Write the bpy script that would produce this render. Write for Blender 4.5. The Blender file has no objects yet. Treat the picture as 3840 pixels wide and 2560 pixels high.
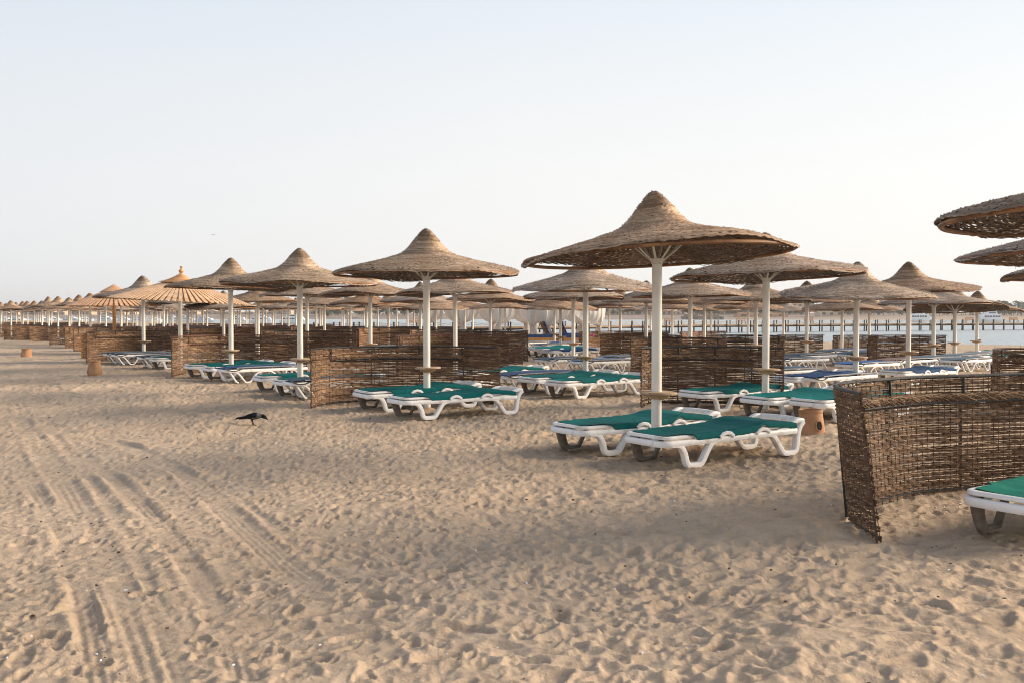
import bpy, math, random
import numpy as np
from mathutils import Vector, Matrix

random.seed(7)
RNG = np.random.default_rng(11)
scene = bpy.context.scene
COL = scene.collection
R = math.radians
F = 3500.0          # focal length in photograph pixels (3840 wide)
HZ = 1178.0         # horizon row
CAM_Z = 1.58
SEA_Z = -1.0
PITCH = math.atan((1280 - HZ) / F)
NDIR = (0.835, 0.55)     # seaward direction, loungers point along it
RDIR = (-0.55, 0.835)    # along the rows
ANG = math.atan2(NDIR[1], NDIR[0])

# ------------------------------------------------------------------ terrain
SHORE = [(60, 30), (44, 52), (32.5, 64), (24.8, 72), (4.2, 105), (-33.8, 174), (-77, 230), (-160, 300), (-330, 345), (-800, 360)]

def smooth(t):
    t = np.clip(t, 0, 1)
    return t * t * (3 - 2 * t)

def shore_dist(X, Y):
    """signed distance to the shoreline, positive inland"""
    X = np.asarray(X, float); Y = np.asarray(Y, float)
    best = np.full(X.shape, 1e9); sign = np.ones(X.shape)
    pts = [(120, -40)] + SHORE
    for (ax, ay), (bx, by) in zip(pts[:-1], pts[1:]):
        dx, dy = bx - ax, by - ay
        L2 = dx * dx + dy * dy
        t = np.clip(((X - ax) * dx + (Y - ay) * dy) / L2, 0, 1)
        px, py = ax + t * dx, ay + t * dy
        d = np.hypot(X - px, Y - py)
        cr = dx * (Y - ay) - dy * (X - ax)
        m = d < best
        best = np.where(m, d, best)
        sign = np.where(m, np.where(cr > 0, 1.0, -1.0), sign)
    return best * sign

def base_z(X, Y):
    X = np.asarray(X, float); Y = np.asarray(Y, float)
    ds = shore_dist(X, Y)
    z1 = -0.30 * smooth((41 - ds) / 24.0)
    z2 = -0.26 * smooth((Y - 34) / 34.0)
    z = np.minimum(z1, z2)
    drop = smooth((7 - ds) / 12.0)
    z = z - drop * 1.6
    z = z - 3.0 * smooth((-5 - ds) / 30.0)
    # far shore of the bay
    fy = Y - (430 - 0.22 * X)
    far = smooth((fy + 25) / 50.0)
    z = z * (1 - far) + far * (-1.0 + 1.9 * smooth((fy - 0) / 70.0) + 1.6 * smooth((fy - 90) / 200.0))
    return z

def gz(x, y):
    return float(base_z(np.array([x]), np.array([y]))[0])

def ground(px, py):
    """pixel of the photograph -> point on the terrain"""
    z = 0.0
    for _ in range(12):
        Y = (CAM_Z - z) * F / (py - HZ)
        X = (px - 1920) / F * Y
        z = 0.5 * z + 0.5 * gz(X, Y)
    return X, Y, gz(X, Y)

def at(px, Y):
    return (px - 1920) / F * Y, Y

def zat(py, Y):
    return CAM_Z - (py - HZ) / F * Y

# ------------------------------------------------------------------ materials
def new_mat(name):
    m = bpy.data.materials.new(name); m.use_nodes = True
    nt = m.node_tree
    b = nt.nodes['Principled BSDF']
    return m, nt, b

def node(nt, typ, **kw):
    n = nt.nodes.new(typ)
    for k, v in kw.items():
        if k in n.inputs: n.inputs[k].default_value = v
        else: setattr(n, k, v)
    return n

def ramp(nt, pts):
    n = nt.nodes.new('ShaderNodeValToRGB')
    e = n.color_ramp.elements
    while len(e) < len(pts): e.new(0.5)
    for el, (p, c) in zip(e, pts):
        el.position = p; el.color = (*c, 1)
    return n

def mixc(nt, a, b, fac, mode='MIX'):
    n = nt.nodes.new('ShaderNodeMix'); n.data_type = 'RGBA'; n.blend_type = mode
    for s, v in (('A', a), ('B', b)):
        sock = [i for i in n.inputs if i.name == s and i.type == 'RGBA'][0]
        if isinstance(v, tuple): sock.default_value = (*v, 1)
        else: nt.links.new(v, sock)
    f = n.inputs[0]
    if isinstance(fac, (int, float)): f.default_value = fac
    else: nt.links.new(fac, f)
    return [o for o in n.outputs if o.type == 'RGBA'][0]

def noise_mat(name, c1, c2, scale=6, rough=0.7, bump=0.0, bscale=40, detail=5, stretch=None, spec=0.3, coord='Object', mid=(0.35, 0.65), objcol=False, wspec=None):
    m, nt, b = new_mat(name)
    tc = node(nt, 'ShaderNodeTexCoord')
    mp = node(nt, 'ShaderNodeMapping')
    if stretch: mp.inputs['Scale'].default_value = stretch
    nt.links.new(tc.outputs[coord], mp.inputs[0])
    n = node(nt, 'ShaderNodeTexNoise', Scale=scale, Detail=detail, Roughness=0.6)
    nt.links.new(mp.outputs[0], n.inputs['Vector'])
    r = ramp(nt, [(mid[0], c1), (mid[1], c2)])
    nt.links.new(n.outputs['Fac'], r.inputs[0])
    out = r.outputs[0]
    if objcol:
        oi = node(nt, 'ShaderNodeObjectInfo')
        out = mixc(nt, out, oi.outputs['Color'], 1.0, 'MULTIPLY')
    nt.links.new(out, b.inputs['Base Color'])
    b.inputs['Roughness'].default_value = rough
    b.inputs['Specular IOR Level'].default_value = spec
    if bump:
        n2 = node(nt, 'ShaderNodeTexNoise', Scale=bscale, Detail=4)
        nt.links.new(mp.outputs[0], n2.inputs['Vector'])
        bp = node(nt, 'ShaderNodeBump', Strength=bump, Distance=0.01)
        nt.links.new(n2.outputs['Fac'], bp.inputs['Height'])
        nt.links.new(bp.outputs[0], b.inputs['Normal'])
    return m

def straw_mat(name, dark, lite, grey, transl=0.0):
    """woven strands: per strand tone from the 'tone' attribute"""
    m, nt, b = new_mat(name)
    at_ = node(nt, 'ShaderNodeAttribute', attribute_name='tone')
    r = ramp(nt, [(0.0, dark), (0.55, grey), (1.0, lite)])
    nt.links.new(at_.outputs['Fac'], r.inputs[0])
    tc = node(nt, 'ShaderNodeTexCoord')
    n = node(nt, 'ShaderNodeTexNoise', Scale=2.3, Detail=4)
    nt.links.new(tc.outputs['Object'], n.inputs['Vector'])
    r2 = ramp(nt, [(0.3, (0.72, 0.68, 0.62)), (0.7, (1.15, 1.15, 1.18))])
    nt.links.new(n.outputs['Fac'], r2.inputs[0])
    c = mixc(nt, r.outputs[0], r2.outputs[0], 1.0, 'MULTIPLY')
    n3 = node(nt, 'ShaderNodeTexNoise', Scale=120, Detail=2)
    nt.links.new(tc.outputs['Object'], n3.inputs['Vector'])
    r3 = ramp(nt, [(0.3, (0.7, 0.7, 0.7)), (0.7, (1.15, 1.15, 1.15))])
    nt.links.new(n3.outputs['Fac'], r3.inputs[0])
    c = mixc(nt, c, r3.outputs[0], 1.0, 'MULTIPLY')
    oi = node(nt, 'ShaderNodeObjectInfo')
    c = mixc(nt, c, oi.outputs['Color'], 1.0, 'MULTIPLY')
    nt.links.new(c, b.inputs['Base Color'])
    b.inputs['Roughness'].default_value = 0.75
    b.inputs['Specular IOR Level'].default_value = 0.25
    return m

M = {}
M['reed'] = straw_mat('canopy reed', (0.10, 0.062, 0.036), (0.64, 0.51, 0.39), (0.345, 0.26, 0.192))
M['wicker'] = straw_mat('screen wicker', (0.045, 0.027, 0.016), (0.50, 0.36, 0.245), (0.20, 0.127, 0.08))
M['rattan'] = noise_mat('rattan hoop', (0.13, 0.055, 0.022), (0.32, 0.155, 0.065), 5, 0.5, 0.2, 60)
M['rib'] = noise_mat('rib wood', (0.10, 0.055, 0.03), (0.22, 0.13, 0.07), 8, 0.7, 0.2, 60)
M['pole'] = noise_mat('cream pole paint', (0.62, 0.56, 0.46), (0.84, 0.80, 0.72), 2.2, 0.42, 0.08, 12, stretch=(1, 1, 0.35), spec=0.4, mid=(.26, .46), detail=9)
M['strut'] = noise_mat('cream strut paint', (0.58, 0.52, 0.43), (0.75, 0.70, 0.60), 9, 0.5, 0.1, 30)
M['wood'] = noise_mat('table wood', (0.34, 0.22, 0.13), (0.62, 0.46, 0.31), 4, 0.65, 0.3, 50, stretch=(1, 9, 1), objcol=True)
M['slat'] = noise_mat('pale slat wood', (0.50, 0.33, 0.20), (0.66, 0.47, 0.32), 5, 0.6, 0.2, 40, objcol=True)
M['honey'] = noise_mat('honey wood', (0.42, 0.19, 0.06), (0.58, 0.30, 0.11), 3, 0.5, 0.2, 40, stretch=(5, 5, .6))
M['pipe'] = noise_mat('pipe paint', (0.75, 0.75, 0.75), (1.0, 1.0, 1.0), 12, 0.45, 0.3, 60, objcol=True, spec=0.5)
M['plastic'] = noise_mat('white plastic', (0.46, 0.42, 0.37), (0.86, 0.86, 0.855), 4.5, 0.42, 0.06, 30, detail=10, mid=(0.27, 0.44), spec=0.45)
M['taupe'] = noise_mat('shaded grimy taupe plastic', (0.13, 0.105, 0.085), (0.27, 0.23, 0.19), 6, 0.6)  # darkened to carry shade as well as grime
M['clay'] = noise_mat('terracotta clay', (0.34, 0.18, 0.095), (0.48, 0.28, 0.16), 4, 0.85, 0.5, 70)
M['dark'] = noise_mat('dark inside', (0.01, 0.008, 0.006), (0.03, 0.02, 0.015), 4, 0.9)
M['cushion'] = noise_mat('blue cushion', (0.022, 0.055, 0.15), (0.035, 0.075, 0.20), 5, 0.85)
M['brownwood'] = noise_mat('brown wood', (0.09, 0.04, 0.02), (0.22, 0.10, 0.045), 6, 0.6, 0.2, 40)
M['pierwood'] = noise_mat('pier post wood', (0.022, 0.016, 0.012), (0.07, 0.05, 0.035), 4, 0.8)
M['deck'] = noise_mat('pier deck wood', (0.25, 0.165, 0.10), (0.42, 0.30, 0.20), 2, 0.8)
M['rope'] = noise_mat('rope', (0.35, 0.28, 0.20), (0.5, 0.42, 0.32), 9, 0.9)
M['curtain'] = noise_mat('curtain cloth', (0.74, 0.72, 0.69), (0.84, 0.83, 0.81), 3, 0.85)
cm_ = M['curtain']; nt_ = cm_.node_tree; tr_ = nt_.nodes.new('ShaderNodeBsdfTranslucent'); tr_.inputs['Color'].default_value = (.9, .89, .87, 1)
mx_ = nt_.nodes.new('ShaderNodeMixShader'); mx_.inputs[0].default_value = .6
nt_.links.new(nt_.nodes['Principled BSDF'].outputs[0], mx_.inputs[1]); nt_.links.new(tr_.outputs[0], mx_.inputs[2])
nt_.links.new(mx_.outputs[0], [n for n in nt_.nodes if n.type == 'OUTPUT_MATERIAL'][0].inputs['Surface'])
M['boatwhite'] = noise_mat('boat white', (0.72, 0.73, 0.74), (0.82, 0.83, 0.84), 1, 0.3)
M['boatglass'] = noise_mat('boat glass', (0.03, 0.04, 0.05), (0.07, 0.09, 0.11), 1, 0.15, spec=0.6)
M['boatblue'] = noise_mat('boat blue', (0.03, 0.07, 0.16), (0.05, 0.10, 0.2), 1, 0.5)
M['feather_black'] = noise_mat('black feathers', (0.006, 0.006, 0.008), (0.022, 0.022, 0.027), 30, 0.85, 0.4, 90, spec=.1)
M['feather_grey'] = noise_mat('grey feathers', (0.085, 0.076, 0.07), (0.16, 0.145, 0.132), 25, 0.8, 0.4, 80)
M['gull'] = noise_mat('gull feathers', (0.05, 0.05, 0.05), (0.12, 0.12, 0.12), 5, 0.8)
M['wall'] = noise_mat('hotel wall', (0.42, 0.33, 0.25), (0.54, 0.44, 0.34), 0.4, 0.9, objcol=True)
M['window'] = noise_mat('window dark', (0.06, 0.06, 0.06), (0.13, 0.12, 0.11), 0.5, 0.3)
M['leaf'] = noise_mat('tree leaves', (0.035, 0.06, 0.028), (0.09, 0.125, 0.06), 1.2, 0.8, objcol=True)
M['bark'] = noise_mat('palm bark', (0.16, 0.12, 0.09), (0.28, 0.22, 0.17), 2, 0.9)
M['farcloth'] = noise_mat('far parasol thatch', (0.25, 0.19, 0.14), (0.42, 0.34, 0.27), 1, 0.9, objcol=True)
M['pink'] = noise_mat('pink petals', (0.6, 0.02, 0.22), (0.8, 0.05, 0.35), 9, 0.7)
M['paper'] = noise_mat('white litter', (0.7, 0.7, 0.7), (0.85, 0.85, 0.85), 9, 0.7)
M['rubble'] = noise_mat('dark grit', (0.05, 0.035, 0.025), (0.16, 0.11, 0.08), 9, 0.9)

def fabric_mat(name, c1, c2):
    m, nt, b = new_mat(name)
    tc = node(nt, 'ShaderNodeTexCoord')
    n = node(nt, 'ShaderNodeTexNoise', Scale=3.0, Detail=6, Roughness=0.65)
    nt.links.new(tc.outputs['Object'], n.inputs['Vector'])
    r = ramp(nt, [(0.3, c1), (0.72, c2)])
    nt.links.new(n.outputs['Fac'], r.inputs[0])
    oi = node(nt, 'ShaderNodeObjectInfo')
    c = mixc(nt, r.outputs[0], oi.outputs['Color'], 1.0, 'MULTIPLY')
    w = node(nt, 'ShaderNodeTexNoise', Scale=420, Detail=1)
    nt.links.new(tc.outputs['Object'], w.inputs['Vector'])
    r2 = ramp(nt, [(0.35, (0.75, 0.75, 0.75)), (0.7, (1.25, 1.25, 1.25))])
    nt.links.new(w.outputs['Fac'], r2.inputs[0])
    c = mixc(nt, c, r2.outputs[0], 1.0, 'MULTIPLY')
    nt.links.new(c, b.inputs['Base Color'])
    b.inputs['Roughness'].default_value = 0.75
    b.inputs['Specular IOR Level'].default_value = 0.12
    n2 = node(nt, 'ShaderNodeTexNoise', Scale=7, Detail=3)
    nt.links.new(tc.outputs['Object'], n2.inputs['Vector'])
    bp = node(nt, 'ShaderNodeBump', Strength=0.35, Distance=0.02)
    nt.links.new(n2.outputs['Fac'], bp.inputs['Height'])
    nt.links.new(bp.outputs[0], b.inputs['Normal'])
    return m
M['green'] = fabric_mat('sling fabric', (0.75, 0.75, 0.75), (1.05, 1.05, 1.05))
GREEN = (0.0, 0.135, 0.137, 1)
TEAL = (0.0, 0.185, 0.185, 1)
BLUE = (0.022, 0.075, 0.20, 1)
LBLUE = (0.13, 0.19, 0.27, 1)
BRIGHTBLUE = (0.03, 0.12, 0.36, 1)
STEEL = (0.06, 0.10, 0.15, 1)

def sand_material():
    m, nt, b = new_mat('beach sand')
    geo = node(nt, 'ShaderNodeNewGeometry')
    P = geo.outputs['Position']
    n1 = node(nt, 'ShaderNodeTexNoise', Scale=0.35, Detail=5); nt.links.new(P, n1.inputs['Vector'])
    r1 = ramp(nt, [(0.3, (0.445, 0.345, 0.252)), (0.7, (0.52, 0.412, 0.31))]); nt.links.new(n1.outputs['Fac'], r1.inputs[0])
    n2 = node(nt, 'ShaderNodeTexNoise', Scale=230, Detail=3, Roughness=0.8); nt.links.new(P, n2.inputs['Vector'])
    r2 = ramp(nt, [(0.30, (0.42, 0.40, 0.37)), (0.5, (1.0, 1.0, 1.0)), (0.72, (1.38, 1.38, 1.38))]); nt.links.new(n2.outputs['Fac'], r2.inputs[0])
    c = mixc(nt, r1.outputs[0], r2.outputs[0], 1.0, 'MULTIPLY')
    n4 = node(nt, 'ShaderNodeTexNoise', Scale=5.0, Detail=6, Roughness=0.7); nt.links.new(P, n4.inputs['Vector'])
    r4 = ramp(nt, [(0.3, (0.86, 0.84, 0.82)), (0.7, (1.08, 1.08, 1.08))]); nt.links.new(n4.outputs['Fac'], r4.inputs[0])
    c = mixc(nt, c, r4.outputs[0], 1.0, 'MULTIPLY')
    # wet strip, disturbed sand and painted contact shade via attribute
    a = node(nt, 'ShaderNodeAttribute', attribute_name='damp_shade')
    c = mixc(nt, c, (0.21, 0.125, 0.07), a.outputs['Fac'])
    a2 = node(nt, 'ShaderNodeAttribute', attribute_name='far_grey')
    c = mixc(nt, c, (0.22, 0.185, 0.165), a2.outputs['Fac'])  # far shore sand mixed towards a darker grey
    nt.links.new(c, b.inputs['Base Color'])
    b.inputs['Roughness'].default_value = 0.95
    b.inputs['Specular IOR Level'].default_value = 0.1
    bp = node(nt, 'ShaderNodeBump', Strength=0.55, Distance=0.0035); nt.links.new(n2.outputs['Fac'], bp.inputs['Height'])
    n3 = node(nt, 'ShaderNodeTexNoise', Scale=38, Detail=5, Roughness=0.65); nt.links.new(P, n3.inputs['Vector'])
    bp2 = node(nt, 'ShaderNodeBump', Strength=0.7, Distance=0.014); nt.links.new(n3.outputs['Fac'], bp2.inputs['Height'])
    n5 = node(nt, 'ShaderNodeTexNoise', Scale=6.5, Detail=3, Roughness=0.6); nt.links.new(P, n5.inputs['Vector'])
    bp3 = node(nt, 'ShaderNodeBump', Strength=0.45, Distance=0.05); nt.links.new(n5.outputs['Fac'], bp3.inputs['Height'])
    nt.links.new(bp3.outputs[0], bp.inputs['Normal'])
    nt.links.new(bp.outputs[0], bp2.inputs['Normal'])
    nt.links.new(bp2.outputs[0], b.inputs['Normal'])
    return m
M['sand'] = sand_material()

def water_material():
    m, nt, b = new_mat('bay water')
    geo = node(nt, 'ShaderNodeNewGeometry')
    mp = node(nt, 'ShaderNodeMapping'); mp.inputs['Scale'].default_value = (0.6, 1.0, 1); mp.inputs['Rotation'].default_value = (0, 0, 0.5)
    nt.links.new(geo.outputs['Position'], mp.inputs[0])
    n = node(nt, 'ShaderNodeTexNoise', Scale=1.1, Detail=6, Roughness=0.6); nt.links.new(mp.outputs[0], n.inputs['Vector'])
    n2 = node(nt, 'ShaderNodeTexNoise', Scale=0.25, Detail=3); nt.links.new(mp.outputs[0], n2.inputs['Vector'])
    bp = node(nt, 'ShaderNodeBump', Strength=0.7, Distance=0.5); nt.links.new(n.outputs['Fac'], bp.inputs['Height'])
    bp2 = node(nt, 'ShaderNodeBump', Strength=0.3, Distance=1.0); nt.links.new(n2.outputs['Fac'], bp2.inputs['Height'])
    nt.links.new(bp.outputs[0], bp2.inputs['Normal'])
    nt.links.new(bp2.outputs[0], b.inputs['Normal'])
    b.inputs['Base Color'].default_value = (0.38, 0.44, 0.47, 1)
    b.inputs['Roughness'].default_value = 0.35
    b.inputs['IOR'].default_value = 1.33
    return m
M['water'] = water_material()

# ------------------------------------------------------------------ mesh helpers
class MB:
    def __init__(s): s.v = []; s.f = []; s.m = []; s.tone = []
    def add(s, verts, faces, mi=0):
        o = len(s.v); s.v += [tuple(p) for p in verts]
        s.f += [tuple(i + o for i in f) for f in faces]; s.m += [mi] * len(faces)
        return s
    def box(s, c, d, rz=0, mi=0, rx=0, ry=0):
        hx, hy, hz = d[0] / 2, d[1] / 2, d[2] / 2
        mt = Matrix.Rotation(rz, 3, 'Z') @ Matrix.Rotation(ry, 3, 'Y') @ Matrix.Rotation(rx, 3, 'X')
        vs = [Vector(c) + mt @ Vector((x, y, z)) for x in (-hx, hx) for y in (-hy, hy) for z in (-hz, hz)]
        s.add(vs, [(0, 1, 3, 2), (4, 6, 7, 5), (0, 4, 5, 1), (2, 3, 7, 6), (0, 2, 6, 4), (1, 5, 7, 3)], mi); return s
    def lathe(s, prof, n=24, cx=0, cy=0, mi=0, cap=True):
        vs = []; fs = []
        for r, z in prof:
            for k in range(n):
                a = 2 * math.pi * k / n
                vs.append((cx + r * math.cos(a), cy + r * math.sin(a), z))
        for i in range(len(prof) - 1):
            for k in range(n):
                k2 = (k + 1) % n
                fs.append((i * n + k, i * n + k2, (i + 1) * n + k2, (i + 1) * n + k))
        if cap:
            fs.append(tuple(range(n - 1, -1, -1))); b = (len(prof) - 1) * n
            fs.append(tuple(b + k for k in range(n)))
        s.add(vs, fs, mi); return s
    def tube(s, pts, r, n=8, ry=None, closed=False, mi=0, up=(0, 0, 1), p=2.0, radii=None):
        """sweep an (optionally flattened, squarish) section along pts; r across, ry along up"""
        pts = [Vector(q) for q in pts]; up = Vector(up); ry = ry if ry is not None else r
        N = len(pts); vs = []; fs = []
        for i, q in enumerate(pts):
            if closed: t = pts[(i + 1) % N] - pts[i - 1]
            else: t = pts[min(i + 1, N - 1)] - pts[max(i - 1, 0)]
            t.normalize()
            side = t.cross(up)
            if side.length < 1e-4: side = Vector((1, 0, 0))
            side.normalize(); u2 = side.cross(t).normalized()
            k_ = radii[i] if radii else 1.0
            for k in range(n):
                a = 2 * math.pi * (k + .5) / n
                ca, sa = math.cos(a), math.sin(a)
                ex = 2.0 / p
                cx_ = math.copysign(abs(ca) ** ex, ca); sx_ = math.copysign(abs(sa) ** ex, sa)
                vs.append(q + side * (r * k_ * cx_) + u2 * (ry * k_ * sx_))
        M_ = N if closed else N - 1
        for i in range(M_):
            j = (i + 1) % N
            for k in range(n):
                k2 = (k + 1) % n
                fs.append((i * n + k, i * n + k2, j * n + k2, j * n + k))
        if not closed:
            fs.append(tuple(range(n - 1, -1, -1))); fs.append(tuple((N - 1) * n + k for k in range(n)))
        s.add(vs, fs, mi); return s
    def mesh(s, name, mats, sm=True):
        me = bpy.data.meshes.new(name); me.from_pydata(s.v, [], s.f)
        for m in (mats if isinstance(mats, (list, tuple)) else [mats]): me.materials.append(m)
        if len(me.materials) > 1: me.polygons.foreach_set('material_index', s.m)
        if sm: me.polygons.foreach_set('use_smooth', [True] * len(me.polygons))
        me.update()
        if sm:
            try: me.set_sharp_from_angle(angle=R(38))
            except Exception: pass
        return me

def catmull(pts, n=6, closed=False):
    P = [Vector(p) for p in pts]; out = []
    N = len(P)
    rng = range(N) if closed else range(N - 1)
    for i in rng:
        p0 = P[(i - 1) % N] if closed else P[max(i - 1, 0)]
        p1 = P[i]; p2 = P[(i + 1) % N] if closed else P[i + 1]
        p3 = P[(i + 2) % N] if closed else P[min(i + 2, N - 1)]
        for k in range(n):
            t = k / n
            out.append(0.5 * ((2 * p1) + (p2 - p0) * t + (2 * p0 - 5 * p1 + 4 * p2 - p3) * t * t + (3 * p1 - p0 - 3 * p2 + p3) * t ** 3))
    if not closed: out.append(P[-1])
    return out

def obj(name, me, parent=None, loc=(0, 0, 0), rot=(0, 0, 0), scale=(1, 1, 1), color=None):
    o = bpy.data.objects.new(name, me); COL.objects.link(o)
    o.location = loc; o.rotation_euler = rot; o.scale = scale
    if parent: o.parent = parent
    if color: o.color = color
    return o

def thing(name, label, cat, loc=(0, 0, 0), rot=(0, 0, 0), group=None, me=None):
    o = bpy.data.objects.new(name, me); COL.objects.link(o)
    o.location = loc; o.rotation_euler = rot
    o['label'] = label; o['category'] = cat
    if group: o['group'] = group
    if me is None: o.empty_display_size = 0.3
    return o

def struct(name, me):
    o = bpy.data.objects.new(name, me); COL.objects.link(o); o['kind'] = 'structure'; return o

def grid_mesh(name, V, nr, nc, mat, sm=True):
    """V: (nr*nc,3) array"""
    me = bpy.data.meshes.new(name)
    nf = (nr - 1) * (nc - 1)
    me.vertices.add(len(V)); me.vertices.foreach_set('co', V.astype(np.float32).ravel())
    i = np.arange(nr - 1)[:, None] * nc + np.arange(nc - 1)[None, :]
    q = np.stack([i, i + 1, i + nc + 1, i + nc], -1).reshape(-1, 4)
    me.loops.add(nf * 4); me.loops.foreach_set('vertex_index', q.ravel().astype(np.int32))
    me.polygons.add(nf); me.polygons.foreach_set('loop_start', np.arange(0, nf * 4, 4, dtype=np.int32))
    me.polygons.foreach_set('use_smooth', np.full(nf, sm))
    me.materials.append(mat); me.update(); me.validate()
    return me

def strip_mesh(name, strips, mat):
    """strips: list of (rows(n,3,3) array, tone(n)); each a 3-vertex-wide ribbon"""
    Vs = []; Fs = []; Ts = []; off = 0
    for rows, tone in strips:
        n, w = rows.shape[0], rows.shape[1]
        Vs.append(rows.reshape(-1, 3)); Ts.append(np.repeat(tone, w))
        i = np.arange(n - 1)[:, None] * w + np.arange(w - 1)[None, :] + off
        Fs.append(np.stack([i, i + 1, i + w + 1, i + w], -1).reshape(-1, 4)); off += n * w
    V = np.concatenate(Vs); Q = np.concatenate(Fs); T = np.concatenate(Ts)
    me = bpy.data.meshes.new(name)
    me.vertices.add(len(V)); me.vertices.foreach_set('co', V.astype(np.float32).ravel())
    me.loops.add(len(Q) * 4); me.loops.foreach_set('vertex_index', Q.ravel().astype(np.int32))
    me.polygons.add(len(Q)); me.polygons.foreach_set('loop_start', np.arange(0, len(Q) * 4, 4, dtype=np.int32))
    me.polygons.foreach_set('use_smooth', np.full(len(Q), True))
    a = me.attributes.new('tone', 'FLOAT', 'POINT'); a.data.foreach_set('value', np.clip(T, 0, 1).astype(np.float32))
    me.materials.append(mat); me.update(); me.validate()
    return me

# ------------------------------------------------------------------ sand sheet
def make_tile(size, res, nst, rs, depth=(0.012, 0.03), seed=1, sharp=0.3):
    rg = np.random.default_rng(seed)
    T = np.zeros((res, res)); px = size / res
    for _ in range(nst):
        a = rg.uniform(rs[0], rs[1]); b = a * rg.uniform(0.45, 0.8); th = rg.normal(0.25, 0.7)
        cx, cy = rg.uniform(0, size, 2); dep = rg.uniform(*depth) * (a / rs[1])
        w = int(2.4 * a / px) + 2
        ii = np.arange(-w, w + 1)
        gx, gy = np.meshgrid(ii * px, ii * px)
        u = (gx * math.cos(th) + gy * math.sin(th)) / a; v = (-gx * math.sin(th) + gy * math.cos(th)) / b
        wob = 1 + 0.16 * np.sin(3 * np.arctan2(v, u) + rg.uniform(0, 6))
        rr = np.sqrt(u * u + v * v) * wob
        if rg.random() < sharp: h = -smooth((1.05 - rr) / 0.35) + 0.45 * np.exp(-((rr - 1.18) / 0.2) ** 2)
        else: h = -np.exp(-(rr / 0.85) ** 2 * 1.3) + 0.42 * np.exp(-((rr - 1.35) / 0.33) ** 2)
        ix = (int(cx / px) + ii) % res; iy = (int(cy / px) + ii) % res
        loc = T[np.ix_(iy, ix)]
        k = 0.65 * np.exp(-(rr / 1.0) ** 4)       # a new print flattens what lay there
        T[np.ix_(iy, ix)] = loc * (1 - k) + dep * h
    return T - T.mean()

def sample(T, size, X, Y):
    res = T.shape[0]
    x = (X / size * res) % res; y = (Y / size * res) % res
    x0 = np.floor(x).astype(int) % res; y0 = np.floor(y).astype(int) % res
    fx = x - np.floor(x); fy = y - np.floor(y); x1 = (x0 + 1) % res; y1 = (y0 + 1) % res
    return (T[y0, x0] * (1 - fx) * (1 - fy) + T[y0, x1] * fx * (1 - fy) + T[y1, x0] * (1 - fx) * fy + T[y1, x1] * fx * fy)

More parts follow.
